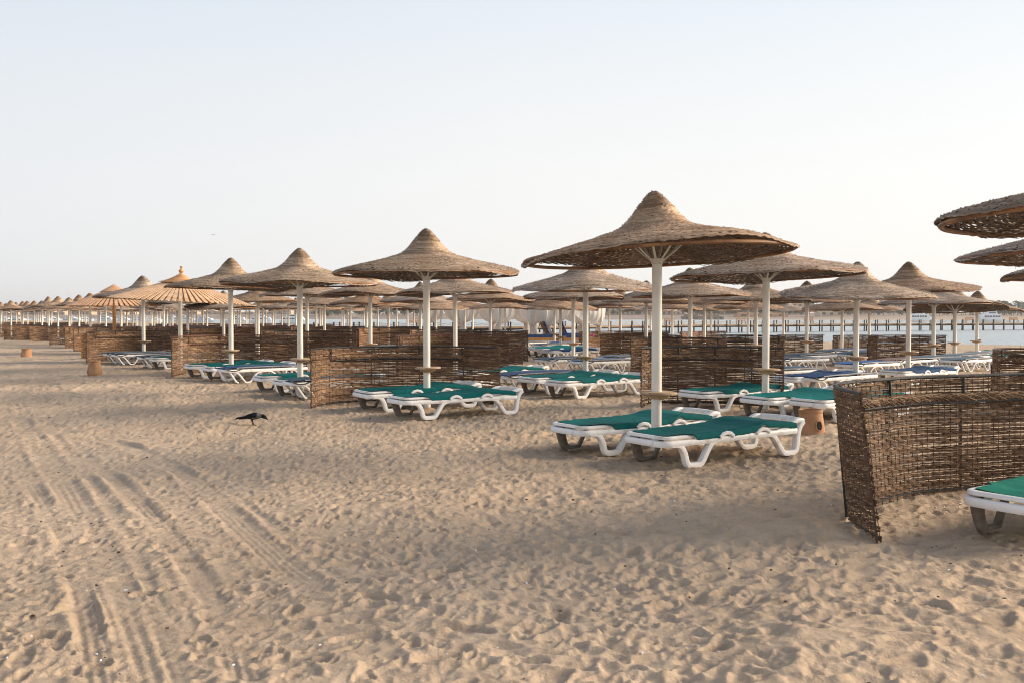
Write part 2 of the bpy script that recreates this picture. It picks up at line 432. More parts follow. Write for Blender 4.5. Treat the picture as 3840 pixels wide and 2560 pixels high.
def build_sand():
    # rows by screen row, columns by fan
    ys = [-8, -5, -3, -1.5, -.4, .5, 1.2]
    y = 1.9
    while y < 2600:
        ys.append(y)
        step = max(y * y / (CAM_Z * F * 0.2667) * 0.8, 0.012)
        step = min(step, 0.035 + 0.004 * y) if y < 60 else y * 0.06
        y += step
    ys = np.array(ys); nc = 1150
    t = np.linspace(-1, 1, nc)
    t = 0.72 * t + 0.28 * t ** 3
    X = t[None, :] * (2.3 + 0.95 * np.maximum(ys, 1.9)[:, None]); Y = np.repeat(ys[:, None], nc, 1)
    Z = base_z(X, Y)
    T1 = make_tile(5.6, 1400, 2000, (0.05, 0.105), (0.012, 0.024), 3, 0.10)
    T4 = make_tile(13.0, 1000, 1100, (0.14, 0.30), (0.014, 0.032), 8, 0.0)
    T2 = make_tile(3.7, 1100, 1500, (0.025, 0.065), (0.006, 0.016), 5, 0.4)
    T3 = make_tile(19.0, 900, 300, (0.5, 1.3), (0.02, 0.06), 9, 0.0)
    def rot(X, Y, a): return X * math.cos(a) + Y * math.sin(a), -X * math.sin(a) + Y * math.cos(a)
    warp = 0.09 * np.sin(X * 1.7 + 0.8 * np.sin(Y * 1.1)) ; warp2 = 0.09 * np.sin(Y * 1.4 + X * 0.6)
    x1, y1 = rot(X + warp, Y + warp2, 0.35); x2, y2 = rot(X - warp2, Y + warp, 1.3); x3, y3 = rot(X, Y, 0.8)
    lowf = 0.5 + 0.5 * np.sin(X * 0.55 + 1.3 * np.sin(Y * 0.31 + 1) + Y * 0.2)
    # left part is flatter and printed with wheels, right part is softly dimpled
    rightness = smooth((X / np.maximum(Y, 1) + 0.25) / 0.35)
    amp1 = (0.50 + 0.50 * rightness) * (0.75 + 0.35 * lowf)
    fade = 1 + 0.25 * smooth((Y - 9) / 8.0) - 0.35 * smooth((Y - 18) / 20.0)
    near_shore = smooth((shore_dist(X, Y) - 1) / 5)
    D = amp1 * sample(T1, 5.6, x1 * .88, y1 * 1.1) * 1.08 + (0.7 * (1 - rightness) + 0.5 + 0.3 * lowf) * sample(T2, 3.7, x2, y2) + 0.7 * sample(T3, 19.0, x3, y3) + (0.25 + 0.85 * smooth((Y - 7) / 9.0)) * 0.6 * sample(T4, 13.0, x3 * .9 + 3, y3 * 1.1)
    D = D * fade
    # wheel tracks
    damp_shade = np.zeros_like(X)
    def track(pxs, width, depth, ribs=0.035, berm=0.6):
        nonlocal D
        P = [ground(a * 1.6327, b * 1.6327) for a, b in pxs]
        P = catmull([(p[0], p[1], 0) for p in P], 8)
        best = np.full(X.shape, 9.0); sd = np.zeros(X.shape)
        r0 = np.searchsorted(ys, min(p.y for p in P) - .5); r1 = np.searchsorted(ys, max(p.y for p in P) + .5)
        Xs, Ys = X[r0:r1], Y[r0:r1]; bb = best[r0:r1]; ss = sd[r0:r1]
        for a, b in zip(P[:-1], P[1:]):
            dx, dy = b.x - a.x, b.y - a.y; L2 = dx * dx + dy * dy + 1e-9
            tt = np.clip(((Xs - a.x) * dx + (Ys - a.y) * dy) / L2, 0, 1)
            d = np.hypot(Xs - a.x - tt * dx, Ys - a.y - tt * dy)
            m = d < bb
            bb[m] = d[m]; ss[m] = np.sign(dx * (Ys - a.y) - dy * (Xs - a.x))[m]
        s_ = bb * ss; w = width / 2
        inside = smooth((w - bb) / 0.035)
        prof = -depth * inside + berm * 1.3 * depth * np.exp(-((bb - w - 0.03) / 0.03) ** 2)
        rp_ = smooth(0.4 + 0.9 * np.sin(Xs * 1.9 + Ys * 2.7))
        if ribs: prof += rp_ * depth * 0.33 * np.sin(2 * math.pi * s_ / ribs) * inside
        patch = 0.3 + 0.7 * smooth(0.5 + 0.75 * np.sin(Xs * 2.3 + 2 * np.sin(Ys * 1.7) + Ys))
        D[r0:r1] = D[r0:r1] * (1 - 0.62 * inside * patch) + 0.95 * prof * patch
    track([(345, 1568), (300, 1440), (245, 1330), (195, 1210), (120, 1080), (40, 960)], 0.26, 0.012, 0.06)
    track([(215, 1568), (185, 1400), (140, 1240), (60, 1100)], 0.16, 0.014, 0.05)
    track([(905, 1568), (760, 1390), (640, 1290), (520, 1180), (430, 1100), (330, 1045), (240, 1010)], 0.24, 0.010, 0.045)
    track([(420, 1568), (375, 1440), (330, 1340), (280, 1230), (210, 1110), (120, 1000)], 0.11, 0.009, 0)
    track([(1010, 1568), (860, 1400), (720, 1290), (600, 1190), (500, 1110)], 0.10, 0.007, 0.03)
    track([(560, 1568), (520, 1440), (420, 1290), (300, 1140), (190, 1050)], 0.18, 0.014, 0.045)
    track([(1480, 1100), (1200, 1040), (900, 1010), (560, 1000), (200, 1010)], 0.3, 0.010, 0, 0.3)
    track([(1900, 1110), (1560, 1098), (1250, 1090), (950, 1085)], 0.25, 0.010, 0, 0.3)
    track([(0, 905), (90, 900), (170, 905), (230, 890)], 0.9, 0.03, 0.16, 0.3)
    # distinct shoe and heel prints
    def stamp(px, py, a, b, th, dep, sharp=True):
        cx, cy, _ = ground(px, py)
        r0 = np.searchsorted(ys, cy - 2.3 * a); r1 = np.searchsorted(ys, cy + 2.3 * a)
        gx, gy = X[r0:r1] - cx, Y[r0:r1] - cy
        u = (gx * math.cos(th) + gy * math.sin(th)) / a; v = (-gx * math.sin(th) + gy * math.cos(th)) / b
        rr = np.sqrt(u * u + v * v)
        h = -smooth((1.03 - rr) / 0.25) * (0.8 + 0.2 * rr) + 0.5 * np.exp(-((rr - 1.17) / 0.13) ** 2)
        k = np.exp(-(rr / 1.1) ** 6)
        D[r0:r1] = D[r0:r1] * (1 - 0.8 * k) + dep * h
    for px, py, r_ in [(327, 2035, .068), (220, 2043, .065), (596, 2055, .062), (527, 2239, .068), (616, 2222, .06), (70, 2052, .08),
                       (1551, 2059, .055), (1640, 2180, .06), (355, 2500, .06), (200, 2410, .06), (130, 2400, .07), (880, 2215, .075), (905, 2230, .055),
                       (740, 2400, .055), (1350, 2045, .06), (1700, 2150, .06), (1500, 2120, .06)]:
        stamp(px, py, r_, r_ * 0.85, random.uniform(0, 3), 0.02)
    for px, py, th in [(1180, 2310, .5), (1290, 2120, .4), (1760, 2380, -.3), (640, 1990, .4), (950, 2330, .3), (480, 2180, .2), (1330, 2400, .6), (1420, 2260, 2.5), (250, 2300, 1.2), (60, 2480, 1.9), (1050, 2500, .2), (1650, 2480, .5), (700, 2110, .0)]:
        stamp(px, py, 0.135, 0.052, th, 0.016)
    Z = Z + D * near_shore * (1 - 0.8 * smooth((Y - 60) / 80))
    for (ppx, pd) in ((2463, 10.6), (1600, 15.5), (1125, 18.6), (866, 23.0), (538, 30.7), (2872, 15.1), (2196, 19.5)):
        cx, cy = at(ppx, pd); rr = np.hypot(X - cx, Y - cy)
        Z = Z + 0.035 * np.exp(-(rr / 0.13) ** 2) - 0.018 * np.exp(-((rr - 0.32) / 0.12) ** 2)
    for (lx_, ly_) in ((2615, 1745), (2304, 1697), (2966, 1707), (1615, 1565), (1473, 1538), (1896, 1549), (2718, 1538), (2968, 1566), (2447, 1717)):
        cx, cy, _z = ground(lx_, ly_); rr = np.hypot((X - cx) * .7, Y - cy)
        Z = Z + 0.012 * np.exp(-((rr - 0.13) / 0.05) ** 2) + 0.004 * np.exp(-(rr / .2) ** 2)
    # disturbed sand with contact shade painted in, under the front loungers
    def shade_spot(px, py, a, b, k):
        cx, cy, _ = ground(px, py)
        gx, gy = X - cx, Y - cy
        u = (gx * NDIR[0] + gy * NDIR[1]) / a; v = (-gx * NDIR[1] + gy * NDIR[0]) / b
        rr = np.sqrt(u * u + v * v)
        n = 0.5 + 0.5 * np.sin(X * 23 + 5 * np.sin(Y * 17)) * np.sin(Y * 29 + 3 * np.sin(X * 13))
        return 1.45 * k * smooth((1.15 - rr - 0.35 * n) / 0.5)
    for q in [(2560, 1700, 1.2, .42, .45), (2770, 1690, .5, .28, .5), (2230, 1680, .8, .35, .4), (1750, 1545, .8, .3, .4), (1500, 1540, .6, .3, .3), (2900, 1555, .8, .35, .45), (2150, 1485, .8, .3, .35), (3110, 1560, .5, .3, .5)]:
        damp_shade = np.maximum(damp_shade, shade_spot(*q))
    sd_ = shore_dist(X, Y)
    damp_shade = np.maximum(damp_shade, 0.35 * smooth((3.0 - sd_) / 3.0) * (Y < 300))
    V = np.stack([X, Y, Z], -1).reshape(-1, 3)
    me = grid_mesh('sand', V, len(ys), nc, M['sand'])
    a = me.attributes.new('damp_shade', 'FLOAT', 'POINT'); a.data.foreach_set('value', damp_shade.ravel().astype(np.float32))
    a = me.attributes.new('far_grey', 'FLOAT', 'POINT'); a.data.foreach_set('value', (0.75 * smooth((Y - 395) / 60.0)).ravel().astype(np.float32))
    struct('sand', me)
build_sand()

# water: one sheet far beyond the bay
wx = np.concatenate([[-4000, -1500], np.linspace(-700, 700, 30), [1500, 4000]]); wy = np.concatenate([np.linspace(25, 500, 30), [900, 2500, 6000]])
WX, WY = np.meshgrid(wx, wy)
struct('water', grid_mesh('water', np.stack([WX, WY, np.full_like(WX, SEA_Z)], -1).reshape(-1, 3), len(wy), len(wx), M['water']))
# ------------------------------------------------------------------ reed canopy
PROF = [(0.0, .757), (.035, .745), (.08, .71), (.13, .66), (.19, .59), (.27, .487), (.38, .385), (.50, .322), (.66, .27), (.82, .226), (1.0, .185), (1.2, .14), (1.38, .095), (1.49, .06), (1.53, .035)]

def canopy_mesh(name, ns=1.0, pitch=0.0225, seed=0, holes=0.08, fluff=800, aseg=168):
    rg = np.random.default_rng(seed)
    P = np.array(PROF)
    # dense smooth profile
    pp = np.array([[v.x, v.z] for v in catmull([(r, 0, z) for r, z in PROF], 12)])
    seg = np.hypot(*np.diff(pp, axis=0).T); L = np.concatenate([[0], np.cumsum(seg)])
    def at_s(s):
        return np.interp(s, L, pp[:, 0]), np.interp(s, L, pp[:, 1])
    strips = []
    s = 0.02; i = 0
    ph = rg.uniform(0, 6, 8)
    def warp(a, r):   # slow unevenness of the whole roof
        return 0.022 * np.sin(2 * a + ph[0]) * r + 0.015 * r * np.sin(3 * a + ph[3]) + 0.013 * r * np.sin(5 * a + ph[1]) + 0.007 * np.sin(8 * a + ph[2]) * (r > .5)
    while s < L[-1] + 0.01:
        r, z = at_s(s); r2, z2 = at_s(min(s + .03, L[-1])); r1, z1 = at_s(max(s - .03, 0))
        tx, tz = r2 - r1, z2 - z1; n_ = math.hypot(tx, tz); tx /= n_; tz /= n_
        nx, nz = -tz, tx
        N = aseg if r > 0.42 else (aseg // 2 if r > 0.17 else aseg // 4)
        k = np.arange(N + 1); a = 2 * math.pi * k / N
        alt = np.where((k + i) % 2 == 0, 1.0, -1.0)
        jit = rg.normal(0, .0038, N + 1); jit[-1] = jit[0]; alt[-1] = alt[0]
        amp = 0.0045 if r > .42 else 0.005
        off = alt * amp + jit
        w = pitch * (0.52 + 0.08 * rg.random(N + 1)); 
        drop = rg.random(N + 1) < holes * (1 if r > .5 else .3)
        w = np.where(drop, w * 0.35, w)
        w[-1] = w[0]
        rough = 0.014 + (0.006 if r > .55 else 0.0)
        drift = rg.normal(0, .0025, N + 1) * (np.arange(N + 1) % N > 0) + np.interp(np.linspace(0, 1, N + 1), np.linspace(0, 1, 13), np.append((q := rg.normal(0, .004, 12)), q[0]))
        def pt(ds, dn):
            rr = r + tx * (ds + drift) + nx * (off + dn); zz = z + tz * (ds + drift) + nz * (off + dn) + warp(a, r)
            rr = np.maximum(rr, 0.001)
            return np.stack([rr * np.cos(a), rr * np.sin(a), zz], -1)
        rows = np.stack([pt(-w, -rough * .4), pt(0 * w, rough), pt(w, rough * (0.5 if r > .5 else -.4))], 1)
        nb = max(5, int(2 * math.pi * r / .35))
        tb = rg.beta(2.2, 2.2, nb)
        tone = tb[(k * nb // (N + 1)) % nb] * 0.75 + rg.random(N + 1) * 0.25
        # lower part greyer and mottled, band of paler straw at the neck
        tone = np.clip(tone * 0.8 + 0.12 + (0.22 if 0.30 < s < 0.52 else 0) - (0.14 if s < 0.22 else 0), 0, 1)
        strips.append((rows, tone))
        s += pitch; i += 1
    # inner layer of darker, unbleached strands
    s = 0.3; i = 0
    while s < L[-1] - .02 and fluff > 100:
        r, z = at_s(s); N = aseg * 2 // 3; k = np.arange(N + 1); a = 2 * math.pi * k / N
        off = -.020 + np.where((k + i) % 2 == 0, .005, -.005) + rg.normal(0, .002, N + 1); off[-1] = off[0]
        w = pitch * (.50 + .2 * rg.random(N + 1)); w = np.where(rg.random(N + 1) < .2, w * .3, w); w[-1] = w[0]
        def pt2(ds, dn):
            rr = r + ds; zz = z + off + dn + warp(a, r) - ds * .18
            return np.stack([rr * np.cos(a), rr * np.sin(a), zz], -1)
        strips.append((np.stack([pt2(-w, 0), pt2(0 * w, -.004), pt2(w, 0)], 1), rg.random(N + 1) * .22))
        s += pitch * 1.15; i += 1
    # radial stakes the strands are woven round
    ns_ = 66
    sv = np.linspace(0.03, L[-1], 22)
    for k in range(ns_):
        a = 2 * math.pi * (k + .5) / ns_
        if k % 2 and True: continue
        else: ss = sv
        r, z = at_s(ss); w = 0.004
        c, s_ = math.cos(a), math.sin(a)
        zz = z - 0.004 + warp(a, r)
        rows = np.stack([np.stack([r * c + w * s_, r * s_ - w * c, zz], -1), np.stack([r * c, r * s_, zz - .006], -1), np.stack([r * c - w * s_, r * s_ + w * c, zz], -1)], 1)
        strips.append((rows, np.full(len(ss), .15)))
    # loose straws along the rim and on the roof
    for k in range(fluff):
        a = rg.uniform(0, 2 * math.pi)
        s0 = L[-1] - abs(rg.normal(0, .05)) if k % 3 == 0 else rg.uniform(.35, L[-1])
        r, z = at_s(s0); z = z + warp(a, r)
        ln = rg.uniform(.02, .06) * (1.0 if k % 3 == 0 else .7)
        p0 = np.array([r * math.cos(a), r * math.sin(a), z])
        rad = np.array([math.cos(a), math.sin(a), 0]); tan = np.array([-math.sin(a), math.cos(a), 0]); up = np.array([0, 0, 1.0])
        d = rad * rg.normal(.35, .5) + tan * rg.normal(0, 1.0) + up * (rg.normal(-.1, .45) if k % 3 == 0 else rg.uniform(.05, .28)); d /= np.linalg.norm(d)
        bend = up * -rg.uniform(0, .3) * ln
        wv = np.cross(d, up); wv = wv / (np.linalg.norm(wv) + 1e-6) * .0022
        pts = [p0, p0 + d * ln * .55, p0 + d * ln + bend]
        rows = np.stack([np.stack([q - wv * f for q, f in zip(pts, (1, .8, .2))]), np.stack([q + up * .002 for q in pts]), np.stack([q + wv * f for q, f in zip(pts, (1, .8, .2))])], 1)
        strips.append((rows, np.full(3, rg.uniform(.2, .9))))
    return strip_mesh(name, strips, M['reed'])

CAN = [canopy_mesh('canopy_weave', seed=s) for s in (1, 2, 3, 12)]
CANFAR = [canopy_mesh('canopy_weave_far', pitch=0.034, seed=s, fluff=60, aseg=72, holes=.03) for s in (4, 5, 6)]

def prof_z(r):
    rr = [p[0] for p in PROF]; zz = [p[1] for p in PROF]
    return float(np.interp(r, rr, zz))
def circle(r, z, n=72): return [(r * math.cos(2 * math.pi * k / n), r * math.sin(2 * math.pi * k / n), z) for k in range(n)]
RIM = MB().tube(circle(1.505, .030), .021, 8, closed=True).mesh('rim_hoop', M['rattan'])
RIMS = MB().tube(circle(1.505, .040, 40), .017, 5, closed=True).mesh('rim_hoop_small', M['rattan'])
RIB = MB().tube([(r, 0, prof_z(r) - .028 - .012 * (1 - r)) for r in (.24, .35, .5, .7, .95, 1.2, 1.5)], .013, 6).mesh('canopy_rib', M['rib'])
STRUT = MB().tube([(.055, 0, -.035), (.085, 0, -.005), (.20, 0, .085), (.30, 0, .18), (.36, 0, .26)], .008, 6, ry=.014, up=(0, 1, 0)).mesh('strut_bar', M['strut'])
RING = MB().lathe([(.060, -.06), (.066, -.055), (.066, -.02), (.088, -.012), (.088, .004), (.06, .01)], 24).mesh('pole_collar', M['strut'])
def struts_all():
    mb = MB()
    for k in range(8):
        a = 2 * math.pi * k / 8
        mb.tube([(x * math.cos(a), x * math.sin(a), z) for x, z in ((.055, -.035), (.10, .0), (.20, .075), (.31, .165), (.5, prof_z(.5) - .06))], .013, 5)
    return mb.mesh('strut_crown', M['strut'])
STRUTS = struts_all()
POLE = MB().lathe([(.062, -.3), (.062, .10), (.0655, .105), (.0655, .118), (.058, .125), (.057, .6), (.0572, 1.0)], 28).mesh('pole_tube', M['pole'])
# unit pole is stretched above the base ring: vertices over .125 get scaled by pole length
def pole_mesh(h):
    key = round(h, 2)
    if key not in _pm:
        _pm[key] = MB().lathe([(.063, -.3), (.063, .10), (.067, .105), (.067, .13), (.058, .137), (.0575, key * .5), (.057, key)], 28).mesh('umbrella_pole', M['pole'])
    return _pm[key]
_pm = {}
def table_top_mesh():
    mb = MB().lathe([(.205, -.016), (.214, -.010), (.216, .004), (.208, .015)], 36)
    return mb.mesh('round_table_top', M['wood'])
TTOP = table_top_mesh()
TBR = MB().box((0, 0, -.035), (.24, .16, .036)).box((0, 0, -.06), (.15, .15, .02)).mesh('table_bracket', M['wood'])

CURVE_GROUP = 'woven reed beach umbrellas on cream poles'
def umbrella(px, d, ctop, label, tilt=0.0, fwd=0.0, tint=(1, 1, 1), lod=0, table=None, var=0, size=1.0, X=None, name='reed_umbrella'):
    x = (px - 1920) / F * d if X is None else X
    y = d; z0 = gz(x, y)
    h = (zat(ctop, d) - z0) if ctop else 2.17 + random.uniform(-.05, .05)
    h = max(1.62, min(2.35, h))
    t = thing(name, label, 'beach umbrella', (x, y, z0), (0, 0, random.uniform(0, 6.28)), CURVE_GROUP)
    rz = t.rotation_euler.z
    # tilt expressed in the world frame
    rot = Matrix.Rotation(-rz, 4, 'Z') @ Matrix.Rotation(R(tilt), 4, 'Y').inverted() @ Matrix.Rotation(R(fwd), 4, 'X') @ Matrix.Rotation(rz, 4, 'Z')
    e = rot.to_euler()
    obj('pole', pole_mesh(h), t)
    c = tuple(min(1.4, a) for a in tint) + (1,)
    can = obj('canopy', (CAN if lod < 2 else CANFAR)[var % (4 if lod < 2 else 3)], t, (0, 0, h), e, (size, size, size * (random.uniform(.95, 1.05) if lod < 2 else random.uniform(.86, 1.14))), c)
    if lod == 0:
        obj('rim', RIM, can)
        obj('collar', RING, t, (0, 0, h))
        for k in range(8):
            a = 2 * math.pi * k / 8
            obj('rib', RIB, can, rot=(0, 0, a + .05))
            obj('strut', STRUT, t, (0, 0, h), (0, 0, a))
    elif lod == 1:
        obj('rim', RIMS, can); obj('collar', RING, t, (0, 0, h)); obj('strut_crown', STRUTS, t, (0, 0, h))
        for k in range(8): obj('rib', RIB, can, rot=(0, 0, 2 * math.pi * k / 8))
    else:
        obj('rim', RIMS, can)
    if table is None: table = 0.69 if lod < 2 else 0
    if table:
        tt = obj('table_top', TTOP, t, (.02, .01, table), (R(random.uniform(-2, 2)), R(random.uniform(-2, 2)), 0), color=(1, 1, 1, 1))
        obj('bracket', TBR, tt, color=(1.2, 1.15, 1.0, 1))
    return t

GREYISH = (1.02, 1.08, 1.17); PALE = (1.16, 1.20, 1.27); WARM = (1.04, .95, .86); BROWN = (.92, .80, .70); STD = (1, 1, 1)
U = umbrella
U1 = U(2463, 10.6, 973, 'big nearest reed umbrella with wide tilted brown canopy over two green loungers', tilt=2.7, fwd=-1.5, tint=WARM, var=0)
U(1600, 15.5, 1038, 'reed umbrella over two green loungers before the wide dark screen, left of centre', tint=(1.0, .97, .92), var=1, tilt=.2)
U(1125, 18.6, 1073, 'reed umbrella right beside the left end of the wide dark wicker screen', tint=(1.06, 1.06, 1.04), var=3)
U(866, 23.0, 1086, 'reed umbrella with its pole in front of the red railed screen', tint=(1, .99, .96), var=0, tilt=-1)
U(538, 30.7, 1118, 'grey reed umbrella partly hidden behind the finial topped slat parasol, over blue loungers', tint=GREYISH, var=1, tilt=1)
U(0, 6.5, 826, 'nearest right hand reed umbrella, only the left of its dark canopy in view', X=4.63, tint=(.80, .77, .76), tilt=.6, fwd=-.3, var=2)
U(0, 10.7, 972, 'second canopy entering at the right picture edge, just under the nearest right hand one', X=6.76, tint=(.95, .97, 1.04), tilt=.3, fwd=-.3, var=0)
U(0, 16.2, None, 'third canopy at the right picture edge, only its grey left tip showing', X=10.2, tint=(.95, 1, 1.08), var=1)
U(2872, 15.1, 1044, 'reed umbrella with its peak behind the big nearest canopy', tilt=1.6, fwd=-1, tint=(1.0, 1.0, 1.02), var=1)
U(2196, 19.5, 1086, 'pale weathered umbrella sagging towards the viewer, left of the nearest umbrella', fwd=4.0, tint=PALE, var=2, tilt=0.3)
U(1707, 24.4, 1106, 'reed umbrella with warm rim straight right of the umbrella over the wide dark screen', tilt=1.5, tint=(1.05, 1.05, 1.05), var=0, lod=1)
U(1389, 28.0, 1110, 'broad canopy partly behind the left half of the umbrella over the wide dark screen', tint=(1.03, .99, .96), var=1, lod=1)
U(1152, 31.0, 1113, 'umbrella half hidden behind the right side of the one beside the screen end', tint=STD, var=2, lod=1)
U(968, 36.0, 1135, 'umbrella in the gap between the two peaked umbrellas left of the wide screen', tint=WARM, var=0, lod=1)
U(3211, 19.4, 1118, 'tall peaked pale umbrella to the right of centre, its pole above a blue lounger', fwd=3, tint=(1.10, 1.11, 1.12), var=2)
U(2588, 24.3, 1115, 'umbrella right behind the pole of the nearest umbrella, its pole rising behind two screens', tilt=1.0, tint=(1.08, 1.08, 1.10), var=1)
U(2150, 28.6, 1124, 'umbrella just under the pale sagging canopy, pole beside its grey table', tint=(1.02, 1.04, 1.06), var=0, lod=1, fwd=-1)
U(1839, 32.5, 1132, 'umbrella between the centre umbrellas with warm underside, before the white curtains', tilt=-1.5, tint=WARM, var=1, lod=1, fwd=-1)
U(1577, 35.5, 1136, 'umbrella just left of the umbrella pole over the wide screen, canopy cut by that pole', tint=PALE, var=2, lod=1)
U(1374, 39.5, 1144, 'brown umbrella behind the broad canopy left of the centre pole', tint=BROWN, var=0, lod=1)
U(3407, 22.0, 1100, 'dark warm umbrella with sharp peak behind the tall pale umbrella on the right', tilt=1.2, tint=(.98, .88, .80), var=1, lod=1)
U(2834, 26.8, 1131, 'umbrella with pointed pale peak seen left of the tall pale umbrella', tint=(1.08, 1.06, 1.04), var=2, lod=1)
U(2423.6, 32.0, 1136, 'umbrella with grey canopy cut in two by the pole of the nearest umbrella', tint=(1.0, 1.0, 1.0), var=0, lod=1)
U(2101.5, 37.5, 1158, 'low brown canopy tipped down to the right before the white curtains', tilt=-4.5, fwd=1, tint=(.98, .86, .78), var=1, lod=1)
U(1876, 46, 1158, 'brown umbrella in front of the white gathered curtains, left of the low tipped canopy', tint=BROWN, var=0, lod=2, table=.69)
U(1634.6, 43, 1163, 'umbrella with pole left of the first white curtain', tint=WARM, var=1, lod=2)
U(3501, 27.2, 1146, 'flat grey canopy over a screen near the water on the right', tint=GREYISH, var=0, lod=1)
U(3025, 31.0, 1137, 'umbrella with a darker brown peak behind the left tip of the tall pale umbrella', tint=BROWN, var=1, lod=1)
U(2641, 34.0, 1142, 'brown umbrella peeking out below the canopy right of the nearest pole', tint=BROWN, var=2, lod=1)
U(2326, 38.5, 1148, 'umbrella with pointed peak left of the nearest pole, its pole rising behind a screen', tint=(1.05, 1, .95), var=1, lod=1)
U(3580.5, 30.0, 1161, 'umbrella tipped back so that its dark underside and white struts show, near the water', fwd=-5.5, tilt=-1, tint=(.92, .86, .78), var=2, lod=1)
U(3157.5, 37, 1164, 'brown umbrella with its pole in front of the bay, left of the tall pale pole', tint=(.95, .88, .82), var=1, lod=1, table=0)
U(2805, 42, 1160, 'low brown canopy right of the pale peaked umbrella behind the green loungers', tint=BROWN, var=0, lod=2)
U(2520.6, 46, 1162, 'brown umbrella directly right of the nearest pole over the pier', tint=BROWN, var=1, lod=2)
U(2284, 50, 1158, 'umbrella just right of the last white curtain', tint=BROWN, var=0, lod=2)
U(3664, 34.5, 1167, 'last umbrella on the right with sharp peak, nearest to the water', tint=(.98, .90, .80), var=0, lod=1)
U(3260, 40, 1167, 'umbrella with striped brown peak between the tall pale canopy and the dark warm one', tint=(.98, .92, .85), var=2, lod=1)
U(2938, 44, 1170, 'pale umbrella low over the pier, left of the tall pale umbrella', tint=GREYISH, var=1, lod=2)
U(2666.5, 48.5, 1168, 'small brown umbrella over the pier, right of the nearest pole', tint=BROWN, var=0, lod=2)
U(2440, 54, 1168, 'faint grey canopy far behind the pole of the nearest umbrella', tint=GREYISH, var=1, lod=2)
U(2080, 46, 1163, 'small umbrella in front of the big white curtain gazebo', tint=WARM, var=1, lod=2, table=.69)
U(704, 38, 1139, 'umbrella whose pole stands just right of the pole of the finial topped slat parasol', tint=(1.02, 1.02, 1.02), var=1, lod=1, table=0)
U(839, 38.5, 1158, 'flat canopy just below the right half of the finial topped slat parasol', tint=GREYISH, var=2, lod=1, table=0)
U(960, 44, None, 'umbrella pole standing close behind the one between the two peaked umbrellas', tint=WARM, var=1, lod=2)
U(1217, 42, 1144, 'umbrella peeking out below the left tip of the wide screen umbrella', tint=(1.02, .97, .92), var=0, lod=2)
U(1313.5, 47, 1150, 'small canopy in the row behind the umbrella over the wide screen, left of its pole', tint=PALE, var=1, lod=2)
U(1457, 44.5, 1153, 'brown umbrella behind the pole of the umbrella over the wide screen', tint=BROWN, var=0, lod=2)
U(339, 47, 1149, 'umbrella left of the wooden poled slat parasol with its rim just under the slats', tint=WARM, var=0, lod=2)
U(260, 55, 1161, 'peaked umbrella directly left of the wooden poled slat parasol', tint=WARM, var=1, lod=2)
far_list = [(218, 60), (183, 66), (158, 71), (129, 76), (104, 81), (82, 86), (62, 92), (41, 97), (23, 103), (6, 108), (-12, 114),
    (527, 48), (614, 48), (455, 51), (397, 53), (297, 58), (579, 65), (636, 62), (647, 66), (665, 72), (718, 74), (726, 82), (738, 79), (762, 72), (777, 62),
    (829, 60), (878, 80), (891, 74), (901, 65), (924, 82), (936, 78), (987, 61), (997, 84), (1023, 78), (1030, 72), (1058, 75), (1071, 86), (1082, 57),
    (1110, 68), (1186, 51), (1201, 60), (1208, 72), (1283, 85), (1289, 75), (1303, 64), (1365, 86), (1417, 57), (1488, 64), (1528, 54), (1552, 66),
    (1744, 56), (1773, 66), (1895, 58), (1653, 80)]
xr = random.Random(5)
for i in range(46): far_list.append((xr.uniform(-60, 640), xr.uniform(70, 125)))
FARLBL = 'small distant reed umbrella in the crowded rows receding to the left'
for i, (px, d) in enumerate(far_list):
    q = xr.random()
    U(px, d, None, FARLBL, tint=(STD, WARM, BROWN, GREYISH)[int(q * 4)], var=i, lod=2, tilt=xr.uniform(-1.5, 1.5), fwd=xr.uniform(-1.5, 1.5))

